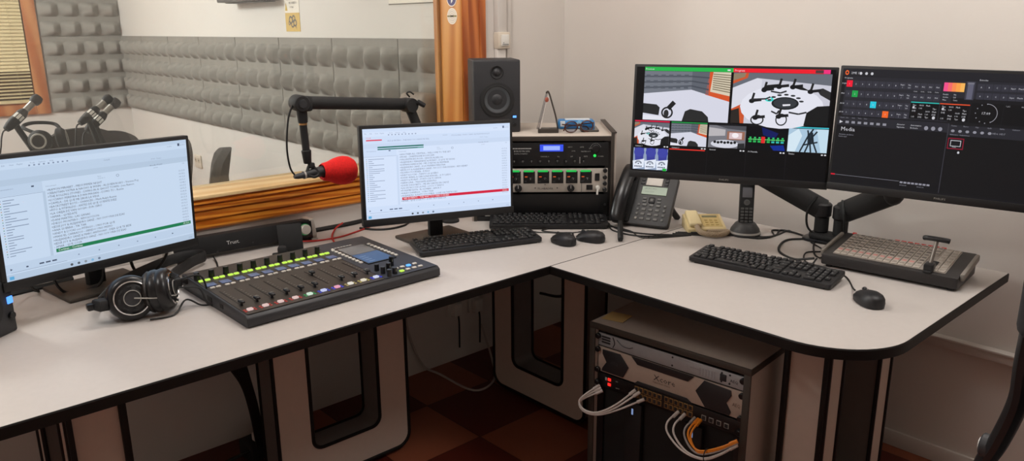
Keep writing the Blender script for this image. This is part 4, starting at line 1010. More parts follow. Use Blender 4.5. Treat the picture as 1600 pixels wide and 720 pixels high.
# headphones
t = thing('headphones', 'black studio headphones with chrome rings lying left of the mixing console', 'headphones', (.560, 2.055, DESK))
def cup(c, d, Rr, name):
    F = MB.frame(c, d)
    b = MB(); b.T = F; b.lathe([(0, -.034), (Rr*.86, -.034), (Rr*.98, -.028), (Rr*1.0, -.018), (Rr*.94, -.010), (Rr*.97, -.008), (Rr*1.0, .0), (Rr*.97, .010), (Rr*.86, .017), (Rr*.72, .018)], BLKS, 40); e = b.build('ear_cup', t, angle=60)
    b = MB(); b.T = F; b.lathe([(Rr*.73, .016), (Rr*.76, .021), (Rr*.71, .0225), (Rr*.66, .018), (Rr*.73, .016)], CHROME, 40); b.build('chrome_ring', e, angle=60)
    b = MB(); b.T = F; b.lathe([(Rr*.67, .016), (Rr*.45, .021), (0, .022)], BLK, 40); 
    for k in range(8):
        a = 2*math.pi*k/8; b.box((Rr*.52*math.cos(a), Rr*.52*math.sin(a), .0215), (.006, .012, .003), BLKM, .001, rot=Euler((0, 0, a)))
    b.build('grille', e)
    b = MB(); b.T = F; b.lathe([(0, .022), (Rr*.34, .022), (Rr*.345, .0245), (Rr*.31, .0255), (Rr*.29, .0235), (0, .0235)], DGREY, 28); b.lathe([(Rr*.325, .0252), (Rr*.345, .0262), (Rr*.365, .0245)], LGREY, 28); b.build('badge_ring', e)
    b = MB(); b.T = F; b.lathe([(Rr*.5, -.036), (Rr*.62, -.046), (Rr*.88, -.044), (Rr*.97, -.036), (Rr*.9, -.030)], mat('leather_pad', '#221d1b', .45, bump=(160, .3)), 40); b.build('ear_pad', e, angle=60)
    return e
c1 = V((-.026, .004, .0595)); c2 = V((.058, -.004, .0645))
d1 = V((-.12, -.95, .22)).normalized(); d2 = V((.86, -.52, .14)).normalized()
cup(c1, d1, .0585, 'a'); cup(c2, d2, .0575, 'b')
b = MB(); b.tube([c2+V((.018, .0, .008)), c2+V((.055, .06, -.004)), V((.15, .22, .030)), V((.245, .315, .030)), V((.300, .360, .028)), V((.28, .405, .026)), V((.20, .40, .024)), V((.03, .28, .024)), V((-.07, .12, .03)), c1+V((-.058, .03, -.006))], 0, BLKM, 10, flat=(.006, .017), sub=8); b.build('headband', t, angle=60)
for c, dx in ((c1+V((-.062, .012, -.006)), 0), (c2+V((.026, .018, .004)), 1)):
    b = MB(); b.box(c, (.05, .036, .030), BLKM, .007, rot=Euler((0, R(10), R(20 if not dx else 50)))); b.box(c+V((-.030 if not dx else .03, .004, 0)), (.02, .02, .018), BLKS, .004); b.build('yoke', t)
b = MB(); b.tube([c1+V((0, -.028, .006)), V((.02, -.045, .06)), V((.06, -.042, .056)), V((.075, -.03, .05))], .0018, LGREY, 6)
b.tube([c2+V((.03, -.006, .02)), c2+V((.09, -.01, .02)), V((.17, .0, .02)), V((.165, -.03, .005)), V((.14, -.02, .004)), V((.11, .005, .02)), V((.06, -.045, .004)), V((.0, -.04, .004))], .0025, RUB, 6)
b.tube([c2+V((.03, -.01, .0)), c2+V((.08, -.02, -.01)), V((.15, -.04, .012)), V((.172, -.055, .004))], .0025, RUB, 6); b.build('cord', t)

# ------------------------------------------------------------------ microphone on its boom
BASE = V((1.777, 2.312, DESK)); J = V((1.635, 2.362, 1.200)); E_ = V((1.192, 2.342, 1.236))
t = thing('microphone_boom', 'black jointed microphone boom rising behind the middle monitor', 'microphone arm', BASE)
rel = lambda p: V(p)-BASE
b = MB(); b.lathe([(0, 0), (.034, 0), (.034, .008), (.022, .014), (.018, .05), (0, .05)], BLKM, 28); b.build('clamp_base', t)
b = MB(); j0 = V((0, 0, .06)); b.ball((0, 0, .06), .022, BLKM, 14)
b.tube([j0, rel(J)], 0, BLKM, 10, smooth=False, flat=(.013, .020)); b.build('lower_arm', t)
b = MB(); b.T = MB.frame(rel(J)+V((0, -.03, -.003)), (0, 1, 0)); b.lathe([(0, 0), (.025, 0), (.027, .006), (.027, .05), (.025, .056), (0, .056)], BLKM, 28); j = b.build('elbow_joint', t)
b = MB(); b.tube([rel(J)+V((-.006, -.02, .028)), rel(J)+V((-.018, -.02, .042)), rel(J)+V((-.004, -.02, .046)), rel(J)+V((.012, -.02, .036))], .003, RUB, 6); b.tube([rel(J)+V((.02, -.03, .01)), rel(J)+V((.045, -.04, -.006))], .009, BLKM, 8, smooth=False); b.build('wing_nut', j)
b = MB(); b.tube([rel(J), rel(E_)+V((.02, 0, 0))], 0, BLKM, 12, smooth=False, flat=(.015, .0215)); b.build('upper_arm', t)
b = MB(); b.T = MB.frame(rel(E_)+V((-.005, -.035, 0)), (.12, 1, 0)); b.lathe([(0, 0), (.024, 0), (.027, .004), (.027, .060), (.024, .064), (0, .064)], BLKM, 30); b.lathe([(0, -.006), (.013, -.006), (.014, 0)], DGREY, 20); b.build('end_joint', t)
b = MB(); b.box(rel(E_)+V((.018, -.018, -.002)), (.03, .03, .05), BLKM, .008); b.cyl(rel(E_)+V((.007, 0, -.02)), rel(E_)+V((.008, 0, -.066)), .018, BLKM, .016, 18, .003); b.cyl(rel(E_)+V((.008, 0, -.066)), rel(E_)+V((.008, 0, -.072)), .0135, mat('brass', '#b98f5e', .35, metal=.8), seg=18); b.build('swivel', t)
zm = 1.000
b = MB(); b.cyl(rel(E_)+V((.008, 0, -.072)), rel((E_.x+.012, E_.y, 1.075)), .0125, BLKM, seg=16); b.cyl(rel((E_.x+.012, E_.y, 1.08)), rel((E_.x+.014, E_.y, 1.035)), .0165, BLKM, .013, 16, .002); b.build('drop_rod', t)
b = MB(); b.tube([rel((1.168, 2.338, 1.235)), rel((1.146, 2.335, 1.19)), rel((1.133, 2.335, 1.10)), rel((1.140, 2.338, 1.03)), rel((1.158, 2.34, .998))], .0032, RUB, 8); b.build('cable', t)
t = thing('microphone', 'microphone with a red foam windscreen hanging from the boom', 'microphone', (1.225, 2.34, .999), 4)
b = MB(); b.T = MB.frame((-.075, 0, -.002), (1, -.02, .05)); b.lathe([(0, 0), (.006, 0), (.009, .012), (.010, .03), (.012, .034), (.013, .05), (.0165, .075), (.0185, .115), (.019, .12), (0, .12)], DGREY, 22)
b.build('body', t)
b = MB(); b.T = MB.frame((-.075, 0, -.002), (1, -.02, .05)); b.lathe([(.0128, .034), (.0138, .034), (.0138, .040), (.0128, .040)], SILV, 22); b.build('collar', t)
b = MB(); b.tube([(-.012, .0, .034), (-.022, .0, .018), (-.03, -.008, .002), (-.012, -.02, -.008), (.006, -.018, .0), (.0, -.006, .02), (-.010, 0, .03)], .0052, BLKM, 8, closed=True); b.box((-.008, 0, .028), (.02, .02, .02), BLKM, .005); b.build('clip', t)
b = MB(); b.T = MB.frame((.030, -.002, .001), (1, -.05, -.06))
b.T = b.T @ Matrix.Diagonal((1.05, 1.05, 1.05, 1))
pr = [(.0195, .004), (.025, -.001), (.029, .006), (.0305, .016), (.034, .028), (.041, .045), (.046, .065), (.0475, .08), (.045, .097), (.037, .112), (.024, .1205), (0, .123)]
b.lathe(pr, RED, 36)
b.build('foam_windscreen', t, angle=70)

# ------------------------------------------------------------------ rack cabinet on the desk
CO, CY = (1.838, 2.253), -43.0
t = thing('rack_cabinet', 'low grey equipment rack with black edging on the desk in the corner', 'rack cabinet', (CO[0], CO[1], DESK), CY)
Wc, Dc, Hc = .553, .42, .332
RC = mat('rack_laminate', '#b7aba1', .5, noise=(50, .02)); RTOP = mat('rack_top', '#c9beb3', .45, noise=(50, .02))
def edged(b, a, c, m): b.bb(a, c, m, .0015)
for x0, x1 in ((0, .019), (Wc-.019, Wc)):
    b = MB(); b.bb((x0, .004, 0), (x1, Dc, Hc+.012), RC, .001); s_ = b.build('side_panel', t)
    b = MB(); xe0, xe1 = (x0+.007, x1+.0008) if x0 == 0 else (x0-.0008, x1-.007); b.bb((xe0, 0, 0), (xe1, .0055, Hc+.0125), mat('edge_brown', '#3a332d', .5), .001); b.bb((x0-.0008, 0, Hc+.009), (x1+.0008, Dc, Hc+.0135), mat('edge_brown', '#3a332d', .5), .001); b.build('edging', s_)
b = MB(); b.bb((.019, .004, Hc-.019), (Wc-.019, Dc, Hc), RTOP, .001); tp = b.build('top_panel', t)
b = MB(); b.bb((.019, 0, Hc-.0195), (Wc-.019, .0055, Hc-.002), mat('edge_brown', '#3a332d', .5), .001); b.build('edging', tp)
b = MB(); b.bb((.019, .004, 0), (Wc-.019, Dc, .018), BLKM, .001); b.build('bottom_panel', t)
b = MB(); b.bb((.019, Dc-.006, .018), (Wc-.019, Dc-.001, Hc-.019), BLKM); b.build('back_panel', t)
for x0 in (.019, Wc-.041):
    b = MB(); b.bb((x0, .012, .018), (x0+.022, .016, Hc-.019), BLKS); b.build('rack_rail', t)
Mc = t.matrix_basis.copy()
def rackunit(name, label, z0, z1, m, cab=t, x0=.030, x1=.523, y=.004, dep=.25, cat='rack unit', group='rack units in the desk cabinet'):
    u = thing(name, label, cat, cab.matrix_basis @ V((x0, y, z0)), 0, group); u.rotation_euler = cab.rotation_euler
    b = MB(); b.bb((0, 0, .0015), (x1-x0, .006, z1-z0-.0015), m, .0012); b.bb((.012, .006, .003), (x1-x0-.012, dep, z1-z0-.003), BLKM); b.build('chassis', u)
    return u
NT = glow('#2fe05a', 1.1); TXT = mat('print_white', '#b9b9b6', .5)
u = rackunit('audio_processor', 'black two-row audio processor with a blue lit display at the top of the desk rack', .215, .308, mat('rack_black', '#121214', .4, noise=(80, .08)))
X0 = .030
b = MB(); b.bb((.233, -.003, .058), (.322, .001, .084), glow('#3a55ee', 1.0)); b.bb((.246, -.0038, .063), (.309, -.0028, .079), glow('#9db4ff', 1.0)); b.build('display', u, smooth=False)
b = MB()
for k in range(12): b.bb((.13+.006*k, -.0006, .067), (.134+.006*k, 0, .071), TXT)
b.build('scale_marks', u, smooth=False)
b = MB(); b.text('EURODYN 2496', .006, TXT, XZ(.135, -.0008, .056)); b.text('DIGITAL DYNAMICS', .004, TXT, XZ(.135, -.0008, .047))
for x, z, s in ((.34, .072, 'INPUT'), (.385, .072, 'GATE'), (.42, .067, 'LEVEL'), (.355, .057, 'DYN'), (.39, .055, 'MASTER OUT'), (.235, .036, 'CHANNEL A'), (.30, .036, 'EQ'), (.35, .036, 'LIM'), (.40, .036, 'GATE'), (.455, .036, 'POWER')):
    b.build('lettering', u, smooth=False); b = MB(); b.text(s, .0042, TXT, XZ(x, -.0008, z))
b.build('lettering', u, smooth=False)
for k in range(9):
    b = MB(); b.cyl((.135+.033*k, 0, .018), (.135+.033*k, -.010, .018), .0062, BLKS, seg=14, bev=.001); b.bb((.1345+.033*k, -.0106, .018), (.1355+.033*k, -.0098, .024), TXT); b.build('knob', u)
b = MB(); b.cyl((.445, 0, .068), (.445, -.014, .068), .0145, BLKS, seg=24, bev=.002); 
for k in range(9): a = R(20+17.5*k); b.box((.445+.020*math.cos(a), -.0005, .068+.020*math.sin(a)), (.002, .001, .002), TXT)
b.build('jog_dial', u)
b = MB(); b.cyl((.442, 0, .041), (.442, -.004, .041), .0055, NT, seg=14); b.build('power_light', u)
b = MB()
for k in range(5): b.bb((.384, -.0006, .012+.005*k), (.387, 0, .015+.005*k), TXT)
b.build('level_meter', u, smooth=False)
u = rackunit('headphone_amplifier', 'silver headphone amplifier with a row of green lights in the desk rack', .113, .208, mat('rack_silver', '#c2bab0', .45, metal=.15, noise=(70, .04)))
for k in range(8):
    x = .012+.0545*k-.03+.02
    if k == 0: continue
    b = MB(); b.bb((x+.004, -.0012, .036), (x+.049, .001, .083), BLKS, .001); b.cyl((x+.032, 0, .052), (x+.032, -.009, .052), .0075, BLKS, seg=14, bev=.001); b.bb((x+.0315, -.0095, .052), (x+.0325, -.0088, .059), TXT); b.bb((x+.010, -.0016, .060), (x+.020, -.001, .064), glow('#d2602c', .8))
    b.bb((x+.008, -.004, .041), (x+.018, -.001, .047), DGREY); cs = b.build('channel_module', u)
    b = MB(); b.bb((x+.006, -.0022, .0805), (x+.044, .0, .0875), glow('#28c455', .95)); b.build('level_light', cs, smooth=False)
for x in (.168-.018+.0, .352): 
    b = MB(); b.cyl((x, 0, .018), (x, -.012, .018), .014, BLKS, seg=24, bev=.002); b.bb((x-.001, -.0128, .018), (x+.001, -.0118, .031), TXT); b.build('level_knob', u)
b = MB(); b.text('PL-HEADPA', .008, mat('ink', '#3b3838', .6), XZ(.226, -.0008, .012)); b.poly([(.250, -.0008, .030), (.256, -.0008, .030), (.253, -.0008, .034)], mat('ink', '#3b3838', .6))
for x in (.215, .30): b.poly([(x-.003, -.0008, .018), (x, -.0008, .015), (x+.003, -.0008, .018), (x, -.0008, .021)], mat('ink', '#3b3838', .6))
for k in range(6): b.bb((.392, -.0008, .004+.006*k), (.395, 0, .0075+.006*k), mat('ink', '#3b3838', .6))
b.build('lettering', u, smooth=False)
b = MB(); b.bb((.412, -.002, .010), (.436, 0, .030), BLKS, .001); b.build('input_jack', u)
b = MB(); b.bb((.444, -.004, .046), (.462, 0, .075), BLKS, .002); b.build('rocker_switch', u)
b = MB(); b.cyl((.455, 0, .020), (.455, -.02, .020), .0085, WHT, .008, 18, .002); b.cyl((.455, -.015, .02), (.452, -.022, -.004), .004, WHT, seg=10); b.build('headphone_plug', u)
for z in (.012, .036, .06, .086):
    b = MB(); b.cyl((.482, 0, z), (.482, -.012, z), .0085, BLKS, seg=16, bev=.002); b.build('rack_screw', u)
u = rackunit('blank_panel', 'plain black blank panel at the bottom of the desk rack', .020, .108, mat('rack_black', '#121214', .4, noise=(80, .08)))
b = MB(); b.bb((.02, -.001, .0), (.47, .001, .004), LGREY); b.build('lower_lip', u)
for x in (.008, .485):
    b = MB(); b.cyl((x, 0, .045), (x, -.004, .045), .005, DGREY, seg=12); b.build('rack_screw', u)
# things on top of it
ZT = DESK+Hc
t = thing('speaker', 'black two-way studio speaker with a blue light on top of the desk rack', 'speaker', (1.982, 2.262, ZT), -33.4)
SB = mat('speaker_vinyl', '#2b2b2e', .6, noise=(200, .06), bump=(500, .15))
H_, W_ = .279, .184
b = MB(); b.bb((-W_/2, 0, 0), (W_/2, .20, H_), SB, .007, 3); b.build('cabinet', t)
b = MB(); b.T = MB.frame((0, 0, .128), (0, -1, 0)); b.lathe([(.064, -.002), (.067, .004), (.062, .006), (.056, .004), (.053, .006), (.049, .003), (.024, -.006), (.022, -.006)], BLKM, 40); w_ = b.build('woofer', t, angle=60)
b = MB(); b.T = MB.frame((0, 0, .128), (0, -1, 0)); b.lathe([(.050, .0035), (.025, -.004)], mat('cone', '#46494d', .5), 40); b.lathe([(.025, -.004), (.018, .003), (0, .006)], DGREY, 30); b.build('cone', w_, angle=60)
b = MB(); b.T = MB.frame((0, 0, .232), (0, -1, 0)); b.lathe([(.026, .0005), (.024, .003), (.016, .0), (.0145, -.002)], BLKM, 30); b.lathe([(.0145, -.002), (.012, .004), (0, .007)], DGREY, 24); b.build('tweeter', t, angle=60)
b = MB(); b.bb((.058, -.003, .054), (.078, .002, .068), BLKS, .002); b.bb((.061, -.0038, .057), (.075, -.002, .065), glow('#5f9bff', 2.0)); b.build('power_light', t)
b = MB(); b.cyl((.068, 0, .030), (.068, -.008, .030), .008, BLKS, seg=18, bev=.001); b.build('volume_knob', t)
t = thing('speaker', 'black speaker with a blue light cut by the left edge, beside the left monitor', 'speaker', (.205, 2.19, DESK), 38)
b = MB(); b.bb((-.07, -.06, 0), (.07, .06, .135), SB, .006, 3); b.build('cabinet', t)
b = MB(); b.bb((.050, -.063, .075), (.066, -.059, .093), glow('#4f8dff', 2.0), .001); b.build('power_light', t)
b = MB(); b.cyl((.054, -.06, .045), (.054, -.068, .045), .009, BLKS, seg=18, bev=.001); b.build('volume_knob', t)
b = MB(); b.T = MB.frame((-.015, -.06, .075), (0, -1, 0)); b.lathe([(.045, 0), (.047, .004), (.040, .005), (.02, -.001), (0, .003)], BLKM, 30); b.build('woofer', t, angle=60)
# glass award, packet, spectacles, phone
t = thing('trophy', 'triangular clear award on a dark base on the desk rack', 'trophy', (2.128, 2.128, ZT), -43)
b = MB(); b.box((0, 0, .008), (.080, .05, .016), mat('trophy_base', '#3a342f', .4), .002); b.build('base', t)
b = MB(); b.tube([(.038, 0, .014), (.030, 0, .06), (.016, 0, .11), (.004, 0, .15), (-.002, 0, .158), (-.008, 0, .152)], 0, mat('trophy_metal', '#4a413a', .3, metal=.6), 8, flat=(.018, .0035)); b.build('metal_blade', t)
b = MB(); b.prism([(-.045, .014), (-.034, .014), (-.002, .150), (-.010, .152)], -.014, .014, glass('award_glass', '#e8e8ea', .02), XZ(0, 0, 0)); b.prism([(-.034, .014), (-.030, .014), (0, .150), (-.003, .152)], -.014, .014, mat('award_clear', '#cfc8c2', .15), XZ(0, 0, 0)); b.build('clear_blade', t, smooth=False)
b = MB(); b.ball((-.006, -.016, .128), (.008, .003, .010), mat('award_red', '#a3523f', .5), 10); b.build('emblem', t)
t = thing('tissue_packet', 'blue and white tissue packet lying at the back of the desk rack', 'packet', (2.285, 2.125, ZT), -43)
BP = mat('packet_blue', '#2f83c4', .35, noise=(40, .2)); b = MB(); b.box((0, .02, .018), (.15, .075, .036), BP, .012, seg=3); b.build('wrapper', t)
b = MB(); b.box((.005, .012, .0365), (.10, .04, .006), mat('packet_white', '#dbe3ea', .4), .002); b.box((-.055, -.012, .022), (.02, .012, .022), mat('packet_white', '#dbe3ea', .4), .002); b.build('label_patch', t)
b = MB(); b.cyl((.012, -.012, .020), (.012, -.0195, .020), .014, mat('packet_sky', '#8cc2e6', .4), seg=20); b.build('sticker_seal', t)
t = thing('spectacles', 'folded brown tortoiseshell spectacles in front of the blue packet on the desk rack', 'glasses', (2.205, 2.035, ZT), -20)
TOR = mat('tortoiseshell', '#4a2418', .25, noise=(60, .5))
for s in (-1, 1):
    b = MB(); c = V((s*.034, 0, .024)); b.tube([c+V((.027*math.cos(R(a)), 0, .021*math.sin(R(a)))) for a in range(0, 360, 30)], .0026, TOR, 6, closed=True); rm_ = b.build('rim', t)
    b = MB(); b.raw([c+V((.026*math.cos(R(a)), 0, .020*math.sin(R(a)))) for a in range(0, 360, 20)], [list(range(18))], glass('lens', '#c8ccd8', .02)); b.build('lens', rm_, smooth=False)
    b = MB(); b.tube([(s*.062, .0, .034), (s*.064, .012, .034), (s*.01, .03+.006*s, .026), (-s*.04, .026+.006*s, .02), (-s*.055, .022, .008)], .0028, TOR, 6); b.build('temple', t)
b = MB(); b.tube([(-.008, 0, .03), (0, 0, .034), (.008, 0, .03)], .0028, TOR, 6); b.build('bridge', t)
t = thing('mobile_phone', 'dark mobile phone lying on the right end of the desk rack top', 'mobile phone', (2.285, 2.055, ZT), -43)
b = MB(); b.prism(rrect(-.035, -.055, .035, .085, .008), 0, .008, mat('phone_case', '#4a4642', .5), bev=.002); b.build('body', t)
b = MB(); b.poly([(x, y, .0086) for x, y in rrect(-.032, -.052, .032, .082, .006)], mat('phone_glass', '#55504b', .2)); b.build('screen', t, smooth=False)
# ------------------------------------------------------------------ telephones
t = thing('desk_phone', 'dark grey office telephone with a green display, standing left of the beige phone', 'telephone', (2.196, 1.835, DESK), -70)
PH = mat('phone_grey', '#3d3d3e', .5, noise=(150, .05)); PHK = mat('phone_key', '#6c6c6a', .5)
TL = Matrix.Translation((0, 0, .012)) @ Matrix.Rotation(R(52), 4, 'X')     # the face: local x across, y up the slope
b = MB(); b.T = TL; b.prism(rrect(.0, .0, .205, .215, .014, 4), -.026, .004, PH, bev=.004); b.build('body', t)
b = MB(); b.T = TL; b.bb((.0, .004, -.02), (.055, .21, .012), BLKM, .008); b.build('cradle', t)
b = MB(); b.tube([(.16, .105, .14), (.17, .16, .05), (.19, .19, .004)], .012, BLK, 8); b.tube([(.05, .105, .14), (.05, .16, .05), (.05, .19, .004)], .012, BLK, 8); b.build('prop_stand', t)
b = MB(); b.T = TL
b.tube([(.018, -.004, .030), (.016, .02, .040), (.018, .10, .052), (.022, .19, .042), (.024, .222, .030)], 0, BLKS, 14, flat=(.028, .016)); 
b.box((.017, .014, .022), (.05, .05, .034), BLKS, .012, seg=3); b.box((.024, .200, .022), (.05, .05, .034), BLKS, .012, seg=3); b.build('handset', t)
b = MB(); b.T = TL; b.box((.118, .185, .005), (.062, .042, .004), mat('paper_label', '#cfcac2', .5), .001); b.build('name_card', t)
b = MB(); b.T = TL; b.box((.125, .142, .005), (.098, .034, .003), mat('lcd_green', '#6d8466', .3), .001); b.text('GRUPO 7010', .006, mat('lcd_ink', '#3c4f3a', .5), XY(.085, .147, .0068)); b.text('Lunes 17:09', .005, mat('lcd_ink', '#3c4f3a', .5), XY(.09, .135, .0068)); b.build('display', t, smooth=False)
for s in (0, 1):
    for k in range(3):
        b = MB(); b.T = TL; b.box((.074+.092*s, .172+.014*k, .005), (.014, .009, .004), BLK, .001); b.build('line_key', t)
b = MB(); b.T = TL; b.box((.124, .102, .006), (.024, .024, .004), BLK, .003); b.box((.124, .102, .008), (.012, .012, .003), PHK, .002); b.build('navigation_key', t)
for dx, dy in ((-.028, .006), (-.028, -.007), (.028, .006), (.028, -.007)):
    b = MB(); b.T = TL; b.box((.124+dx, .102+dy, .006), (.015, .008, .004), PHK, .0015); b.build('soft_key', t)
for r in range(4):
    for k in range(5):
        b = MB(); b.T = TL
        w = .017 if 0 < k < 4 else .010
        b.box((.074+.0265*k+(.004 if k == 0 else 0), .024+.019*r, .006), (w, .010, .004), PHK if 0 < k < 4 else LGREY if k == 0 and r == 0 else PHK, .002); b.build('key', t)
b = MB()
pts = []
for i in range(0, 140):
    q = i/139; base = V((2.205, 1.815, DESK+.024)).lerp(V((2.02, 1.66, DESK+.011)), q); a = i*1.25
    pts.append(base+V((.0085*math.cos(a)*.7, -.0085*math.cos(a)*.7, .0085*math.sin(a))))
b.tube(pts, .0026, RUB, 5, smooth=False); tag(b.build('coiled_cord'), 'black coiled handset cord at the foot of the grey desk phone', 'cord')
SCL = .89
t = thing('landline_phone', 'old beige push button telephone between the grey desk phone and the cordless phone', 'telephone', (2.281, 1.562, DESK), -44)
BE = mat('beige_plastic', '#dcc997', .5, noise=(60, .04)); BE2 = mat('beige_light', '#e4d3a4', .5)
b = MB(); b.prism([(0, .004), (.004, 0), (.135, 0), (.139, .004), (.139, .050), (.128, .055), (.010, .028), (0, .022)], 0, .156, BE, Matrix(((0, 0, 1, 0), (1, 0, 0, 0), (0, 1, 0, 0), (0, 0, 0, 1))), bev=.003); b.build('body', t)
FP = Matrix.Translation((0, .010, .028)) @ Matrix.Rotation(math.atan2(.027, .118), 4, 'X')
b = MB(); b.T = FP; b.box((.032, .057, .010), (.052, .125, .020), BE2, .008, seg=3); b.build('handset', t)
b = MB(); b.T = FP; b.box((.105, .094, .001), (.062, .016, .003), mat('lcd_dull', '#77785c', .3), .001); b.build('display', t)
for r in range(3):
    for k in range(3):
        b = MB(); b.T = FP; b.box((.085+.020*k, .020+.020*r, .002), (.013, .010, .004), mat('beige_key', '#c2a86a', .5), .002); b.build('key', t)
b = MB(); b.T = FP; b.box((.105, .06, .0006), (.080, .11, .0014), mat('beige_face', '#cdb578', .5), .0005); b.build('face_plate', t)
b = MB(); core = spline([V((.034, -.002, .036)), V((.045, -.035, .018)), V((.09, -.062, .0145)), V((.135, -.045, .0145)), V((.155, -.012, .0145)), V((.12, -.012, .0145)), V((.075, -.02, .015))], 24)
pts = []
for i, p in enumerate(core):
    d = (core[min(i+1, len(core)-1)]-core[max(i-1, 0)]).normalized(); n1 = d.orthogonal().normalized(); n1 = V((0, 0, 1)).cross(d).normalized(); n2 = d.cross(n1)
    for k in range(4): a = (i*4+k)*.85; pts.append(p+n1*.0085*math.cos(a)+n2*.0085*math.sin(a))
b.tube(pts, .0028, mat('beige_cord', '#a8957c', .6), 5, smooth=False); b.build('coiled_cord', t)
b = MB(); b.bb((.01, -.014, 0), (.15, .0, .012), BLKM, .004); b.build('wall_bracket', t)
t.scale = (SCL, SCL, SCL)
t = thing('charging_cradle', 'dark grey charging cradle holding the cordless handset', 'cradle', (2.425, 1.418, DESK), -52)
b = MB(); b.lathe([(0, 0), (.052, 0), (.055, .006), (.050, .024), (.036, .044), (.030, .048), (0, .046)], PH, 32); b.build('body', t)
b = MB(); b.lathe([(.0525, .008), (.0565, .010), (.0525, .016)], LGREY, 32); b.build('silver_rim', t, angle=60)
t = thing('cordless_handset', 'black cordless handset standing in its cradle under the left wide monitor', 'telephone', (2.425, 1.418, DESK+.036), -52)
TH_ = Matrix.Rotation(R(-8), 4, 'X')
b = MB(); b.T = TH_; b.prism(rrect(-.025, 0, .025, .165, .010, 4), -.012, .012, BLKM, XZ(0, 0, .0), bev=.004); b.build('body', t)
b = MB(); b.T = TH_; b.box((0, -.0128, .118), (.034, .002, .036), mat('lcd_grey', '#6f6f74', .3), .0008); b.build('display', t)
b = MB(); b.T = TH_; b.T = TH_ @ MB.frame((0, -.0115, .082), (0, -1, 0)); b.lathe([(.011, 0), (.011, .002), (.0075, .003), (.007, .0015), (0, .0015)], MGREY, 20); b.build('navigation_key', t)
for r in range(5):
    for k in range(3):
        b = MB(); b.T = TH_; b.box((-.0145+.0145*k, -.0128, .014+.0115*r), (.011, .003, .0075), MGREY, .001); b.build('key', t)

# ------------------------------------------------------------------ control panel with T-bar
t = thing('control_panel', 'grey video switcher panel with rows of square buttons and a lever, on the right desk', 'control panel', (2.259, 1.051, DESK), -85)
W, D = .382, .205; zf, zb = .042, .070; sl = math.atan2(zb-zf, D)
CP = mat('panel_charcoal', '#232020', .5, noise=(150, .05))
b = MB(); b.prism([(0, .010), (.014, .006), (D, .006), (D, zb), (0, zf)], 0, W, CP, Matrix(((0, 0, 1, 0), (1, 0, 0, 0), (0, 1, 0, 0), (0, 0, 0, 1))), bev=.004)
b.build('body', t)
for x in (.02, W-.02):
    for y in (.02, D-.02): b = MB(); b.cyl((x, y, 0), (x, y, .012), .009, BLKM, seg=14); b.build('foot', t)
TP = Matrix.Translation((0, 0, zf)) @ Matrix.Rotation(sl, 4, 'X')
for x in (-.001, W+.001):
    b = MB(); b.T = TP; b.box((x+(-.004 if x < 0 else .004), D*.5, -.004), (.012, D*.82, .022), mat('grip_grey', '#7d7770', .5), .004); b.build('side_grip', t)
b = MB(); b.T = TP; b.prism(rrect(.028, .016, .345, D-.008, .004, 2), 0, .0016, mat('panel_face', '#948c84', .5, noise=(100, .03))); b.build('button_plate', t)
KG_ = mat('cap_grey', '#7a736c', .45); KL_ = mat('cap_light', '#b8afa5', .45); KR_ = mat('cap_pink', '#c48a83', .45); KD_ = mat('cap_dark', '#6a635d', .45); KRR = glow('#a8302c', .8)
_pm = {}
def capmesh(m):
    if m not in _pm:
        b = MB(); b.box((0, 0, .002), (.0178, .0196, .003), KL_, .001, taper=.95); b.box((0, 0, .0034), (.0128, .0125, .0010), m, .0008); o = b.build('button'); _pm[m] = o.data; bpy.data.objects.remove(o)
    return _pm[m]
cnt = 0
for r in range(8):
    for k in range(15):
        if k == 12 and r < 5: continue
        x = .039+.0207*k+(.004 if k > 12 else 0); y = .030+.0222*r
        if y > D-.016: continue
        m = KR_ if (r == 1 and k < 11) else (mat('cap_sand', '#968d83', .45) if r == 0 or k > 12 else random.choice((KG_, KG_, KD_)))
        if cnt < 100:
            o = bpy.data.objects.new('button', capmesh(m)); C.objects.link(o); o.parent = t; o.matrix_basis = TP @ Matrix.Translation((x, y, .0012)); cnt += 1
        else:
            if cnt == 100: rest = MB(); rest.T = TP
            rest.box((x, y, .0032), (.0178, .0196, .003), KL_, .001, taper=.95); rest.box((x, y, .0046), (.0128, .0125, .0010), m, .0008); cnt += 1
tag(rest.build('rear_buttons', t), kind='stuff')
b = MB(); b.T = TP; b.box((.029, D-.006, .003), (.012, .008, .004), KRR, .001)
for k in range(8): b.box((.16+.019*k, D-.005, .003), (.014, .003, .003), KRR, .0008)
b.build('tally_light', t)
XT = .302
b = MB(); b.T = TP; b.box((XT, .04, .004), (.020, .085, .006), BLKM, .002); b.box((XT, .018, .012), (.026, .032, .026), BLKS, .005); b.build('lever_slot', t)
b = MB(); b.cyl((XT, .018, zf+.015), (XT+.004, .045, zf+.086), .0052, mat('lever_grey', '#7b746d', .35, metal=.5), seg=12)
lv = b.build('lever', t)
b = MB(); b.tube([(XT-.03, .048, zf+.090), (XT-.02, .045, zf+.092), (XT+.024, .045, zf+.092), (XT+.036, .048, zf+.090)], 0, BLKS, 12, flat=(.009, .0075)); b.build('lever_handle', lv)

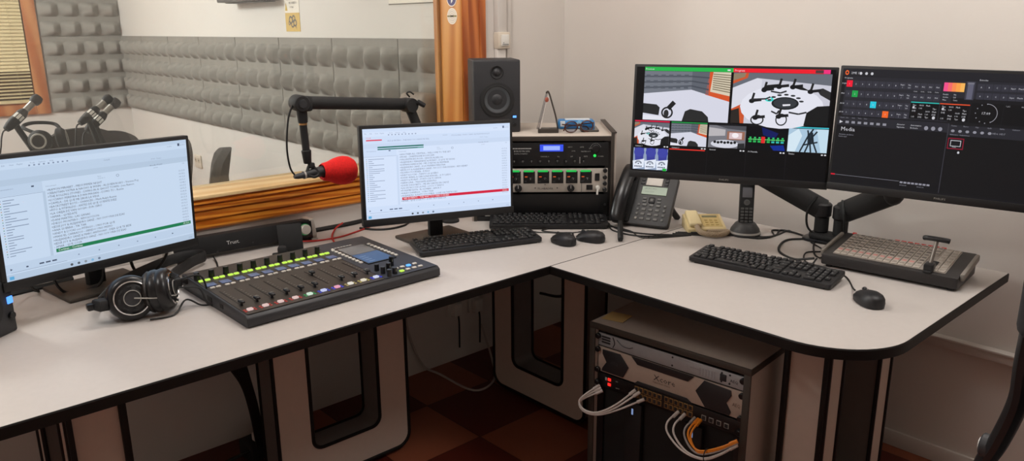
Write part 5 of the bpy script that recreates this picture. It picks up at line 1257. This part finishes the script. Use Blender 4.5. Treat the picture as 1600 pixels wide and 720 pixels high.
# ------------------------------------------------------------------ cables lying on the desks
z = DESK+.003
def D_(pts, zz=z): return [(p[0], p[1], zz if len(p) < 3 else DESK+p[2]) for p in pts]
CG = 'thin black cables on the desks'
RC_ = mat('red_cable', '#c2302c', .45)
cable('black cable looping from the right keyboard to the control panel', D_([(2.125, 1.30, .014), (2.16, 1.30), (2.195, 1.29), (2.215, 1.22), (2.215, 1.13), (2.235, 1.075), (2.268, 1.068, .02)]), .0028)
cable('black mouse cable running from the lone mouse towards the arm base', D_([(2.056, .852, .02), (2.12, .885), (2.205, .945), (2.245, 1.02), (2.262, 1.10), (2.36, 1.15), (2.42, 1.12), (2.49, 1.20)]), .0024)
cable('thick black cable curving from the arm base to the control panel', D_([(2.51, 1.24), (2.46, 1.27), (2.38, 1.255), (2.30, 1.21), (2.262, 1.14), (2.262, 1.075, .02)]), .0042)
cable('black cable dropping from the arm base to the button panel', D_([(2.52, 1.20), (2.44, 1.165), (2.36, 1.12), (2.335, 1.09), (2.30, 1.055, .03)]), .003)
for k, (off, r) in enumerate(((0, .003), (.018, .0036), (.032, .0026))):
    cable('black cable behind the cordless phone on the right desk, %s strand of three' % ('front', 'middle', 'rear')[k], D_([(2.24+off, 1.60), (2.31+off, 1.50), (2.372+off, 1.44-.01*k), (2.40+off, 1.355), (2.47+off*.6, 1.33), (2.545+off, 1.375-.02*k), (2.57, 1.31), (2.55, 1.255)]), r, group=CG)
for k, (a, c, d, e, r) in enumerate((((2.165, 1.86), (2.145, 1.76), (2.17, 1.66), (2.27, 1.54), .003), ((2.19, 1.87), (2.12, 1.78), (2.13, 1.66), (2.25, 1.56), .0028), ((2.15, 1.84), (2.16, 1.73), (2.12, 1.635), (2.26, 1.545), .0024))):
    cable('black cable strand on the desk in front of the grey desk phone, %s' % ('inner', 'outer', 'nearest the seam')[k], D_([(2.05, 1.93-.02*k), a, c, d, e]), r, group=CG)
cable('black mouse cable winding behind the pair of mice', D_([(1.925, 1.80, .02), (1.96, 1.83), (1.985, 1.86), (1.95, 1.90), (1.93, 1.96), (2.01, 1.95), (2.09, 1.90), (2.14, 1.86)]), .0024)
cable('thin black keyboard cable arching from the middle keyboard to the mice', D_([(1.80, 1.955, .02), (1.85, 1.975, .022), (1.90, 1.955), (1.955, 1.88), (1.975, 1.80, .02)]), .0024)
cable('thick black cable along the wall behind the soundbar and the middle monitor', D_([(1.16, 2.555), (1.28, 2.535), (1.40, 2.53), (1.50, 2.535), (1.62, 2.56)], DESK+.008), .008)
cable('black cable hanging under the left side of the middle monitor', D_([(1.46, 2.46), (1.49, 2.40), (1.54, 2.37), (1.60, 2.375), (1.64, 2.40), (1.66, 2.38, .05), (1.65, 2.30, .10)]), .0045)
cable('red cable running from the soundbar to the middle monitor', D_([(1.18, 2.43, .01), (1.26, 2.41), (1.34, 2.40), (1.40, 2.415), (1.47, 2.44), (1.53, 2.47)]), .0032, RC_)
cable('red cable looping up from the back of the mixing console', D_([(1.255, 2.235, .02), (1.275, 2.30), (1.305, 2.39), (1.345, 2.46), (1.385, 2.50, .012), (1.42, 2.515, .02)]), .0032, RC_)
cable('thick black cable behind the headphones, along the wall under the left monitor', D_([(.05, 2.40), (.20, 2.46), (.33, 2.49), (.45, 2.51), (.50, 2.515, .012)], DESK+.007), .0085)
cable('black cable hanging in a loop below the left monitor', [(.43, 2.345, .86), (.425, 2.37, .80), (.45, 2.385, .752), (.50, 2.375, .748), (.545, 2.37, .77), (.555, 2.36, .86)], .0042)
cable('thin black lead dipping beneath the left end of the left monitor', [(.37, 2.32, .86), (.375, 2.42, .78), (.40, 2.47, .745), (.39, 2.50, .744)], .0036)
cable('black cable loop right of the left monitor neck', [(.63, 2.37, .86), (.64, 2.41, .79), (.66, 2.42, .752), (.70, 2.41, .752), (.73, 2.38, .80), (.735, 2.36, .86)], .0045)
cable('thin black lead from the soundbar to the mixing console', D_([(.90, 2.45, .01), (.89, 2.40), (.86, 2.30), (.87, 2.235)]), .0026)

# ------------------------------------------------------------------ rack under the right desk
t = thing('rack_cabinet', 'tall grey equipment rack with black edging standing under the right desk', 'rack cabinet', (1.729, 1.535, 0), -84.7)
Wr, Hr, Dr = .547, .56, .50
for x0, x1 in ((0, .019), (Wr-.019, Wr)):
    b = MB(); b.bb((x0, .004, 0), (x1, Dr, Hr-.019), RC, .001); s_ = b.build('side_panel', t)
    b = MB(); b.bb((x0-.0008, 0, 0), (x1+.0008, .0055, Hr-.019), mat('edge_brown', '#3a332d', .5), .001); b.build('edging', s_)
b = MB(); b.bb((0, .004, Hr-.019), (Wr, Dr, Hr), mat('rack_top_dull', '#a89b90', .55, noise=(50, .03)), .001); tp = b.build('top_panel', t)
b = MB(); b.bb((-.001, 0, Hr-.0195), (Wr+.001, .0055, Hr+.0006), mat('edge_brown', '#3a332d', .5), .001); b.bb((Wr-.002, .004, Hr-.0195), (Wr+.0012, Dr, Hr+.0008), mat('edge_brown', '#3a332d', .5), .001); b.build('edging', tp)
b = MB(); b.bb((.019, Dr-.01, 0), (Wr-.019, Dr-.004, Hr-.019), BLKM); b.build('back_panel', t)
b = MB(); b.bb((.019, .004, 0), (Wr-.019, Dr-.01, .05), BLKM); b.build('bottom_panel', t)
for x0 in (.019, Wr-.044):
    b = MB(); b.bb((x0, .022, .05), (x0+.025, .026, Hr-.019), BLKS); b.build('rack_rail', t)
def under(name, label, z0, z1, m): return rackunit(name, label, z0, z1, m, cab=t, x0=.024, x1=.523, y=.016, dep=.35, group='rack units under the right desk')
GU = mat('unit_grey', '#a5a8ab', .45, metal=.3, noise=(60, .03)); INKD = mat('ink_dark', '#232326', .5)
u = under('codec_unit', 'slim grey rack unit at the top of the tall rack under the desk', .482, .527, GU)
b = MB(); 
for k in range(3): b.prism(rrect(.012, .012+.009*k, .046, .018+.009*k, .003, 2), 0, .0008, INKD, XZ(0, -.0002, 0))
b.tube([(.056, -.001, .006), (.062, -.001, .022), (.055, -.001, .040)], .0016, INKD, 5); b.tube([(.07, -.001, .036), (.09, -.001, .022), (.115, -.001, .020), (.13, -.001, .026)], .0012, INKD, 5)
for x in (.27, .43, .455): 
    for z_ in (.010, .036): b.cyl((x, 0, z_), (x, -.001, z_), .003, INKD, seg=10)
b.text('AUDIO CODEC', .004, mat('print_grey', '#808387', .5), XZ(.29, -.0006, .036)); b.text('NETWORK STATUS', .003, mat('print_grey', '#808387', .5), XZ(.33, -.0006, .022))
for k in range(6): b.bb((.36+.009*k, -.0006, .008), (.364+.009*k, 0, .030), mat('print_grey2', '#96979a', .5))
b.build('markings', u, smooth=False)
b = MB(); b.bb((.425, -.0015, .012), (.445, 0, .033), INKD, .001); b.build('port', u)
b = MB(); b.text('AEQ', .009, INKD, XZ(.456, -.0006, .016)); b.build('logo', u, smooth=False)
u = under('routing_core', 'two-row beige and black rack unit marked core, below the slim grey unit', .392, .480, mat('core_beige', '#b3a295', .5, noise=(60, .03)))
b = MB(); K = XZ(0, -.0006, 0)
b.prism([(.016, .006), (.018, .016), (.034, .040), (.018, .066), (.018, .080), (.085, .082), (.118, .046), (.098, .006)], 0, .003, INKD, K, bev=.001)
b.prism([(.127, .088), (.150, .066), (.325, .066), (.345, .088)], 0, .003, INKD, K, bev=.001)
b.prism([(.140, .0), (.152, .012), (.325, .012), (.345, .0)], 0, .003, INKD, K, bev=.001)
b.prism([(.352, .046), (.378, .086), (.462, .082), (.465, .066), (.450, .040), (.466, .016), (.462, .004), (.385, .004)], 0, .003, INKD, K, bev=.001)
b.build('black_inlays', u)
b = MB(); b.text('Xcore', .018, INKD, XZ(.208, -.0008, .034), 'l', 1.15); b.text('Digital Audio Matrix', .0052, mat('core_print', '#6a5a50', .5), XZ(.206, -.0008, .025)); b.text('AEQ', .011, mat('core_print', '#6a5a50', .5), XZ(.468, -.0008, .036), 'l', .8); b.text('AEQ', .010, mat('inlay_print', '#3c3c3e', .5), XZ(.052, -.0042, .040)); b.build('logo', u, smooth=False)
u = under('network_switch', 'black network switch with two rows of ports, below the core unit', .340, .390, mat('rack_black', '#121214', .4, noise=(80, .08)))
b = MB(); b.bb((.030, -.0012, .028), (.036, 0, .038), TXT)
b.text('LED', .004, TXT, XZ(.07, -.0008, .034)); b.text('Gigabit', .004, TXT, XZ(.07, -.0008, .012)); b.build('lettering', u, smooth=False)
for k in range(2): b = MB(); b.box((.046, -.001, .034-.017*k), (.012, .002, .010), glow('#e8251e', 1.6), .001); b.build('status_light', u)
PORT = mat('port_gold', '#9a7a4a', .4, metal=.5)
for r in range(2):
    for k in range(12):
        x = .142+.0165*k+(.008 if k > 5 else 0)
        b = MB(); b.bb((x, -.0012, .006+.021*r), (x+.0145, .001, .024+.021*r), PORT, .001); b.bb((x+.0025, -.0018, .009+.021*r), (x+.012, .0, .021+.021*r), INKD); b.build('port', u)
for k in range(4): b = MB(); b.bb((.375+.024*k, -.0012, .012), (.390+.024*k, .001, .028), LGREY, .001); b.bb((.377+.024*k, -.0018, .014), (.388+.024*k, 0, .026), INKD); b.build('uplink_port', u)
b = MB()
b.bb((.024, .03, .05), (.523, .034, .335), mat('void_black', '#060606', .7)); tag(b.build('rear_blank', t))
for x0, nm in ((.135, 0), (.345, 1)):
    b = MB(); b.bb((x0, .012, .05), (x0+.06, .03, .325), mat('tray_black', '#0c0c0e', .6), .004); f_ = b.build('cable_tray', t)
    b = MB(); b.bb((x0+.025, .011, .285), (x0+.031, .013, .305), glow('#8fa8d8', .7)); b.build('status_light', f_, smooth=False)
for z_ in (.355, .40, .47, .515):
    for x in (.026, .521):
        b = MB(); b.cyl((x, .016, z_), (x, .004, z_), .009, BLKS, seg=14, bev=.002); b.build('rack_screw', t)
TM_ = t.matrix_basis.copy()
WC = mat('white_cable', '#c9c0ba', .5); OC = mat('orange_cable', '#e08420', .45)
def patch(label, pts, m, r=.0032):
    q = thing('patch_cable', label, 'cable', TM_ @ V(pts[0]), -84.7, 'patch cables in the network switch')
    inv = q.matrix_basis.inverted() @ TM_
    P_ = [inv @ V(p) for p in pts]
    b = MB(); b.tube(P_, r, m, 8, sub=8); b.build('cord', q)
    for k in (0, -1):
        d = (P_[1]-P_[0]) if k == 0 else (P_[-2]-P_[-1])
        b = MB(); b.tube([P_[k], P_[k]+d.normalized()*.024], 0, m, 8, smooth=False, flat=(.0052, .0058)); b.build('plug', q)
for k, (xe, ze) in enumerate(((.172, .373), (.188, .371), (.205, .352))):
    patch('white patch cable looping out of the left of the network switch, %s of three' % ('upper', 'middle', 'lowest')[k],
          [(.035+.006*k, .012, .345-.008*k), (.008, -.03, .318-.006*k), (-.004, -.045, .295-.004*k), (.02, -.05, .276-.003*k), (.07, -.048, .283-.004*k), (.13, -.035, .325-.010*k), (xe, .012, ze)], WC)
for k, (xs, dz, m, lab) in enumerate(((.325, 0, WC, 'white patch cable hanging lowest right of the network switch'), (.347, .003, WC, 'white patch cable hanging second lowest right of the network switch'), (.381, .016, mat('grey_cable', '#98928f', .5), 'grey patch cable hanging inside the white ones right of the network switch'), (.392, .026, OC, 'orange patch cable on the right of the network switch'), (.400, .021, OC, 'second orange patch cable just below the first, right of the network switch'))):
    patch(lab, [(xs, .012, .352), (xs-.010+.002*k, -.032, .332+dz*.2), (xs+.002, -.046, .304+dz*.5), (xs+(.455-xs)*.42, -.052, .272+dz*.9), (.445, -.052, .270+dz), (.492, -.046, .299+dz*.9), (.532, -.02, .335+dz*.5)], m)
b = MB(); b.T = TM_; b.tube([(.458+.012*math.cos(R(a))*.25, -.052+.014*math.cos(R(a)), .287+.022*math.sin(R(a))) for a in range(0, 360, 30)], .0016, RUB, 6, closed=True)
tag(b.build('cable_tie'), 'black tie around the white and orange patch cables', 'cable tie')
t2 = thing('sticky_note', 'yellow sticky note on top of the tall rack under the desk', 'note', TM_ @ V((.045, .085, Hr+.001)), -84.7+8)
b = MB(); b.raw([(-.038, -.038, 0), (.038, -.038, .002), (.038, .038, 0), (-.038, .038, 0), (-.038, -.038, .0004), (.038, -.038, .0024), (.038, .038, .0004), (-.038, .038, .0004)], [[0, 1, 2, 3], [4, 5, 6, 7], [0, 1, 5, 4], [1, 2, 6, 5], [2, 3, 7, 6], [3, 0, 4, 7]], mat('note_yellow', '#cfb070', .7)); b.build('sheet', t2, smooth=False)

cable('black cable looping inside the corner leg frame', [(2.02, 2.0, .70), (2.03, 1.93, .62), (2.05, 1.86, .56), (2.06, 1.90, .50), (2.07, 2.0, .44), (2.08, 2.12, .42)], .006)

# ------------------------------------------------------------------ office chair at the right edge
t = thing('office_chair', 'black office chair at the right edge, its backrest turned to the desk', 'chair', (1.42, .06, 0), 0)
CF = mat('chair_black', '#2b2b2d', .85, noise=(120, .1)); CB = mat('chair_frame', '#131315', .45)
b = MB(); b.box((-.06, 0, 1.075), (.055, .49, .17), CF, .024, seg=4); b.build('headrest', t)
b = MB()
b.prism(rrect(-.205, .52, .205, .96, .06), -.02, .02, CF, Matrix.Translation((-.03, 0, 0)) @ Matrix(((0, 0, 1, 0), (1, 0, 0, 0), (0, 1, 0, 0), (0, 0, 0, 1))), bev=.012); b.build('backrest', t)
b = MB(); b.tube([(-.055, .225, 1.02), (-.03, .232, .94), (-.01, .236, .86), (.03, .262, .76), (.07, .29, .68), (.10, .30, .60)], 0, CB, 10, flat=(.016, .022)); b.build('back_frame', t)
b = MB(); b.tube([(-.055, -.225, 1.02), (-.03, -.232, .94), (-.01, -.236, .86), (.03, -.262, .76), (.07, -.29, .68), (.10, -.30, .60)], 0, CB, 10, flat=(.016, .022)); b.build('back_frame', t)
b = MB(); b.box((.20, 0, .47), (.48, .48, .09), CF, .035, seg=3); b.build('seat', t)
for s in (-1, 1):
    b = MB(); b.cyl((.045, s*.262, .735), (.045, s*.292, .735), 0.022, DGREY, seg=20, bev=.003); b.cyl((.045, s*.292, .735), (.045, s*.295, .735), .012, WHT, seg=16); b.build('knob', t)
b = MB(); b.cyl((.18, 0, .10), (.18, 0, .43), .028, CHROME, seg=18); b.build('gas_lift', t)
b = MB()
for k in range(5): a = R(72*k+18); b.tube([(.18, 0, .11), (.18+.30*math.cos(a), .30*math.sin(a), .075)], 0, CB, 8, smooth=False, flat=(.022, .016))
b.build('star_base', t)
for k in range(5):
    a = R(72*k+18); b = MB(); x, y = .18+.30*math.cos(a), .30*math.sin(a); b.cyl((x-.02*math.sin(a), y+.02*math.cos(a), .028), (x+.02*math.sin(a), y-.02*math.cos(a), .028), .028, CB, seg=18, bev=.005); b.build('caster', t)

for root, base in ((dl, V((1.25, 2.1, 0))), (dr, V((2.15, 1.1, 0)))):
    root.location = base
    for ch in root.children: ch.location = -base
# ------------------------------------------------------------------ light and camera
def area(name, loc, sx, sy, watts, col, rot=(0, 0, 0)):
    l = bpy.data.lights.new(name, 'AREA'); l.shape = 'RECTANGLE'; l.size = sx; l.size_y = sy; l.energy = watts; l.color = col
    o = bpy.data.objects.new(name, l); C.objects.link(o); o.location = loc; o.rotation_euler = [R(a) for a in rot]; return o
WARM = (1.0, .975, .95)
def bulb(name, loc, watts, col, r=.22):
    l = bpy.data.lights.new(name, 'POINT'); l.energy = watts; l.color = col; l.shadow_soft_size = r
    o = bpy.data.objects.new(name, l); C.objects.link(o); o.location = loc; return o
bulb('ceiling_lamp_right', (1.95, .28, ZC-.20), KEYW*.66, WARM)
bulb('ceiling_lamp_middle', (1.25, 1.95, ZC-.20), KEYW*.60, WARM)
bulb('left_desk_fill', (-.55, 1.75, ZC-.20), KEYW*.52, WARM)  # added fill out of view, lifts the left desk; no known fixture
bulb('studio_lamp', (-.6, 5.2, ZC-.30), STW, (1.0, 1.0, 1.0))
bulb('studio_lamp_rear', (-.6, 5.9, ZC-.30), STW*.35, (1.0, 1.0, 1.0))
w = bpy.data.worlds.new('room_air'); w.use_nodes = True
w.node_tree.nodes['Background'].inputs[0].default_value = (.8, .72, .66, 1); w.node_tree.nodes['Background'].inputs[1].default_value = .05
bpy.context.scene.world = w
cam = bpy.data.cameras.new('camera'); co = bpy.data.objects.new('camera', cam); C.objects.link(co)
cam.sensor_fit = 'HORIZONTAL'; cam.sensor_width = 36.0; cam.lens = 36.0*1200/1600; cam.clip_start = .02
co.matrix_world = Matrix((CAMX, CAMY, CAMZ, (0, 0, 0, 1)))
sc_ = bpy.context.scene; sc_.camera = co
vs_ = sc_.view_settings; vs_.view_transform = 'Standard'; vs_.look = 'None'; vs_.gamma = 1.0; vs_.use_curve_mapping = False; vs_.exposure = EXPO
sc_.cycles.max_bounces = 8; sc_.cycles.transparent_max_bounces = 16; sc_.cycles.caustics_reflective = False; sc_.cycles.caustics_refractive = False
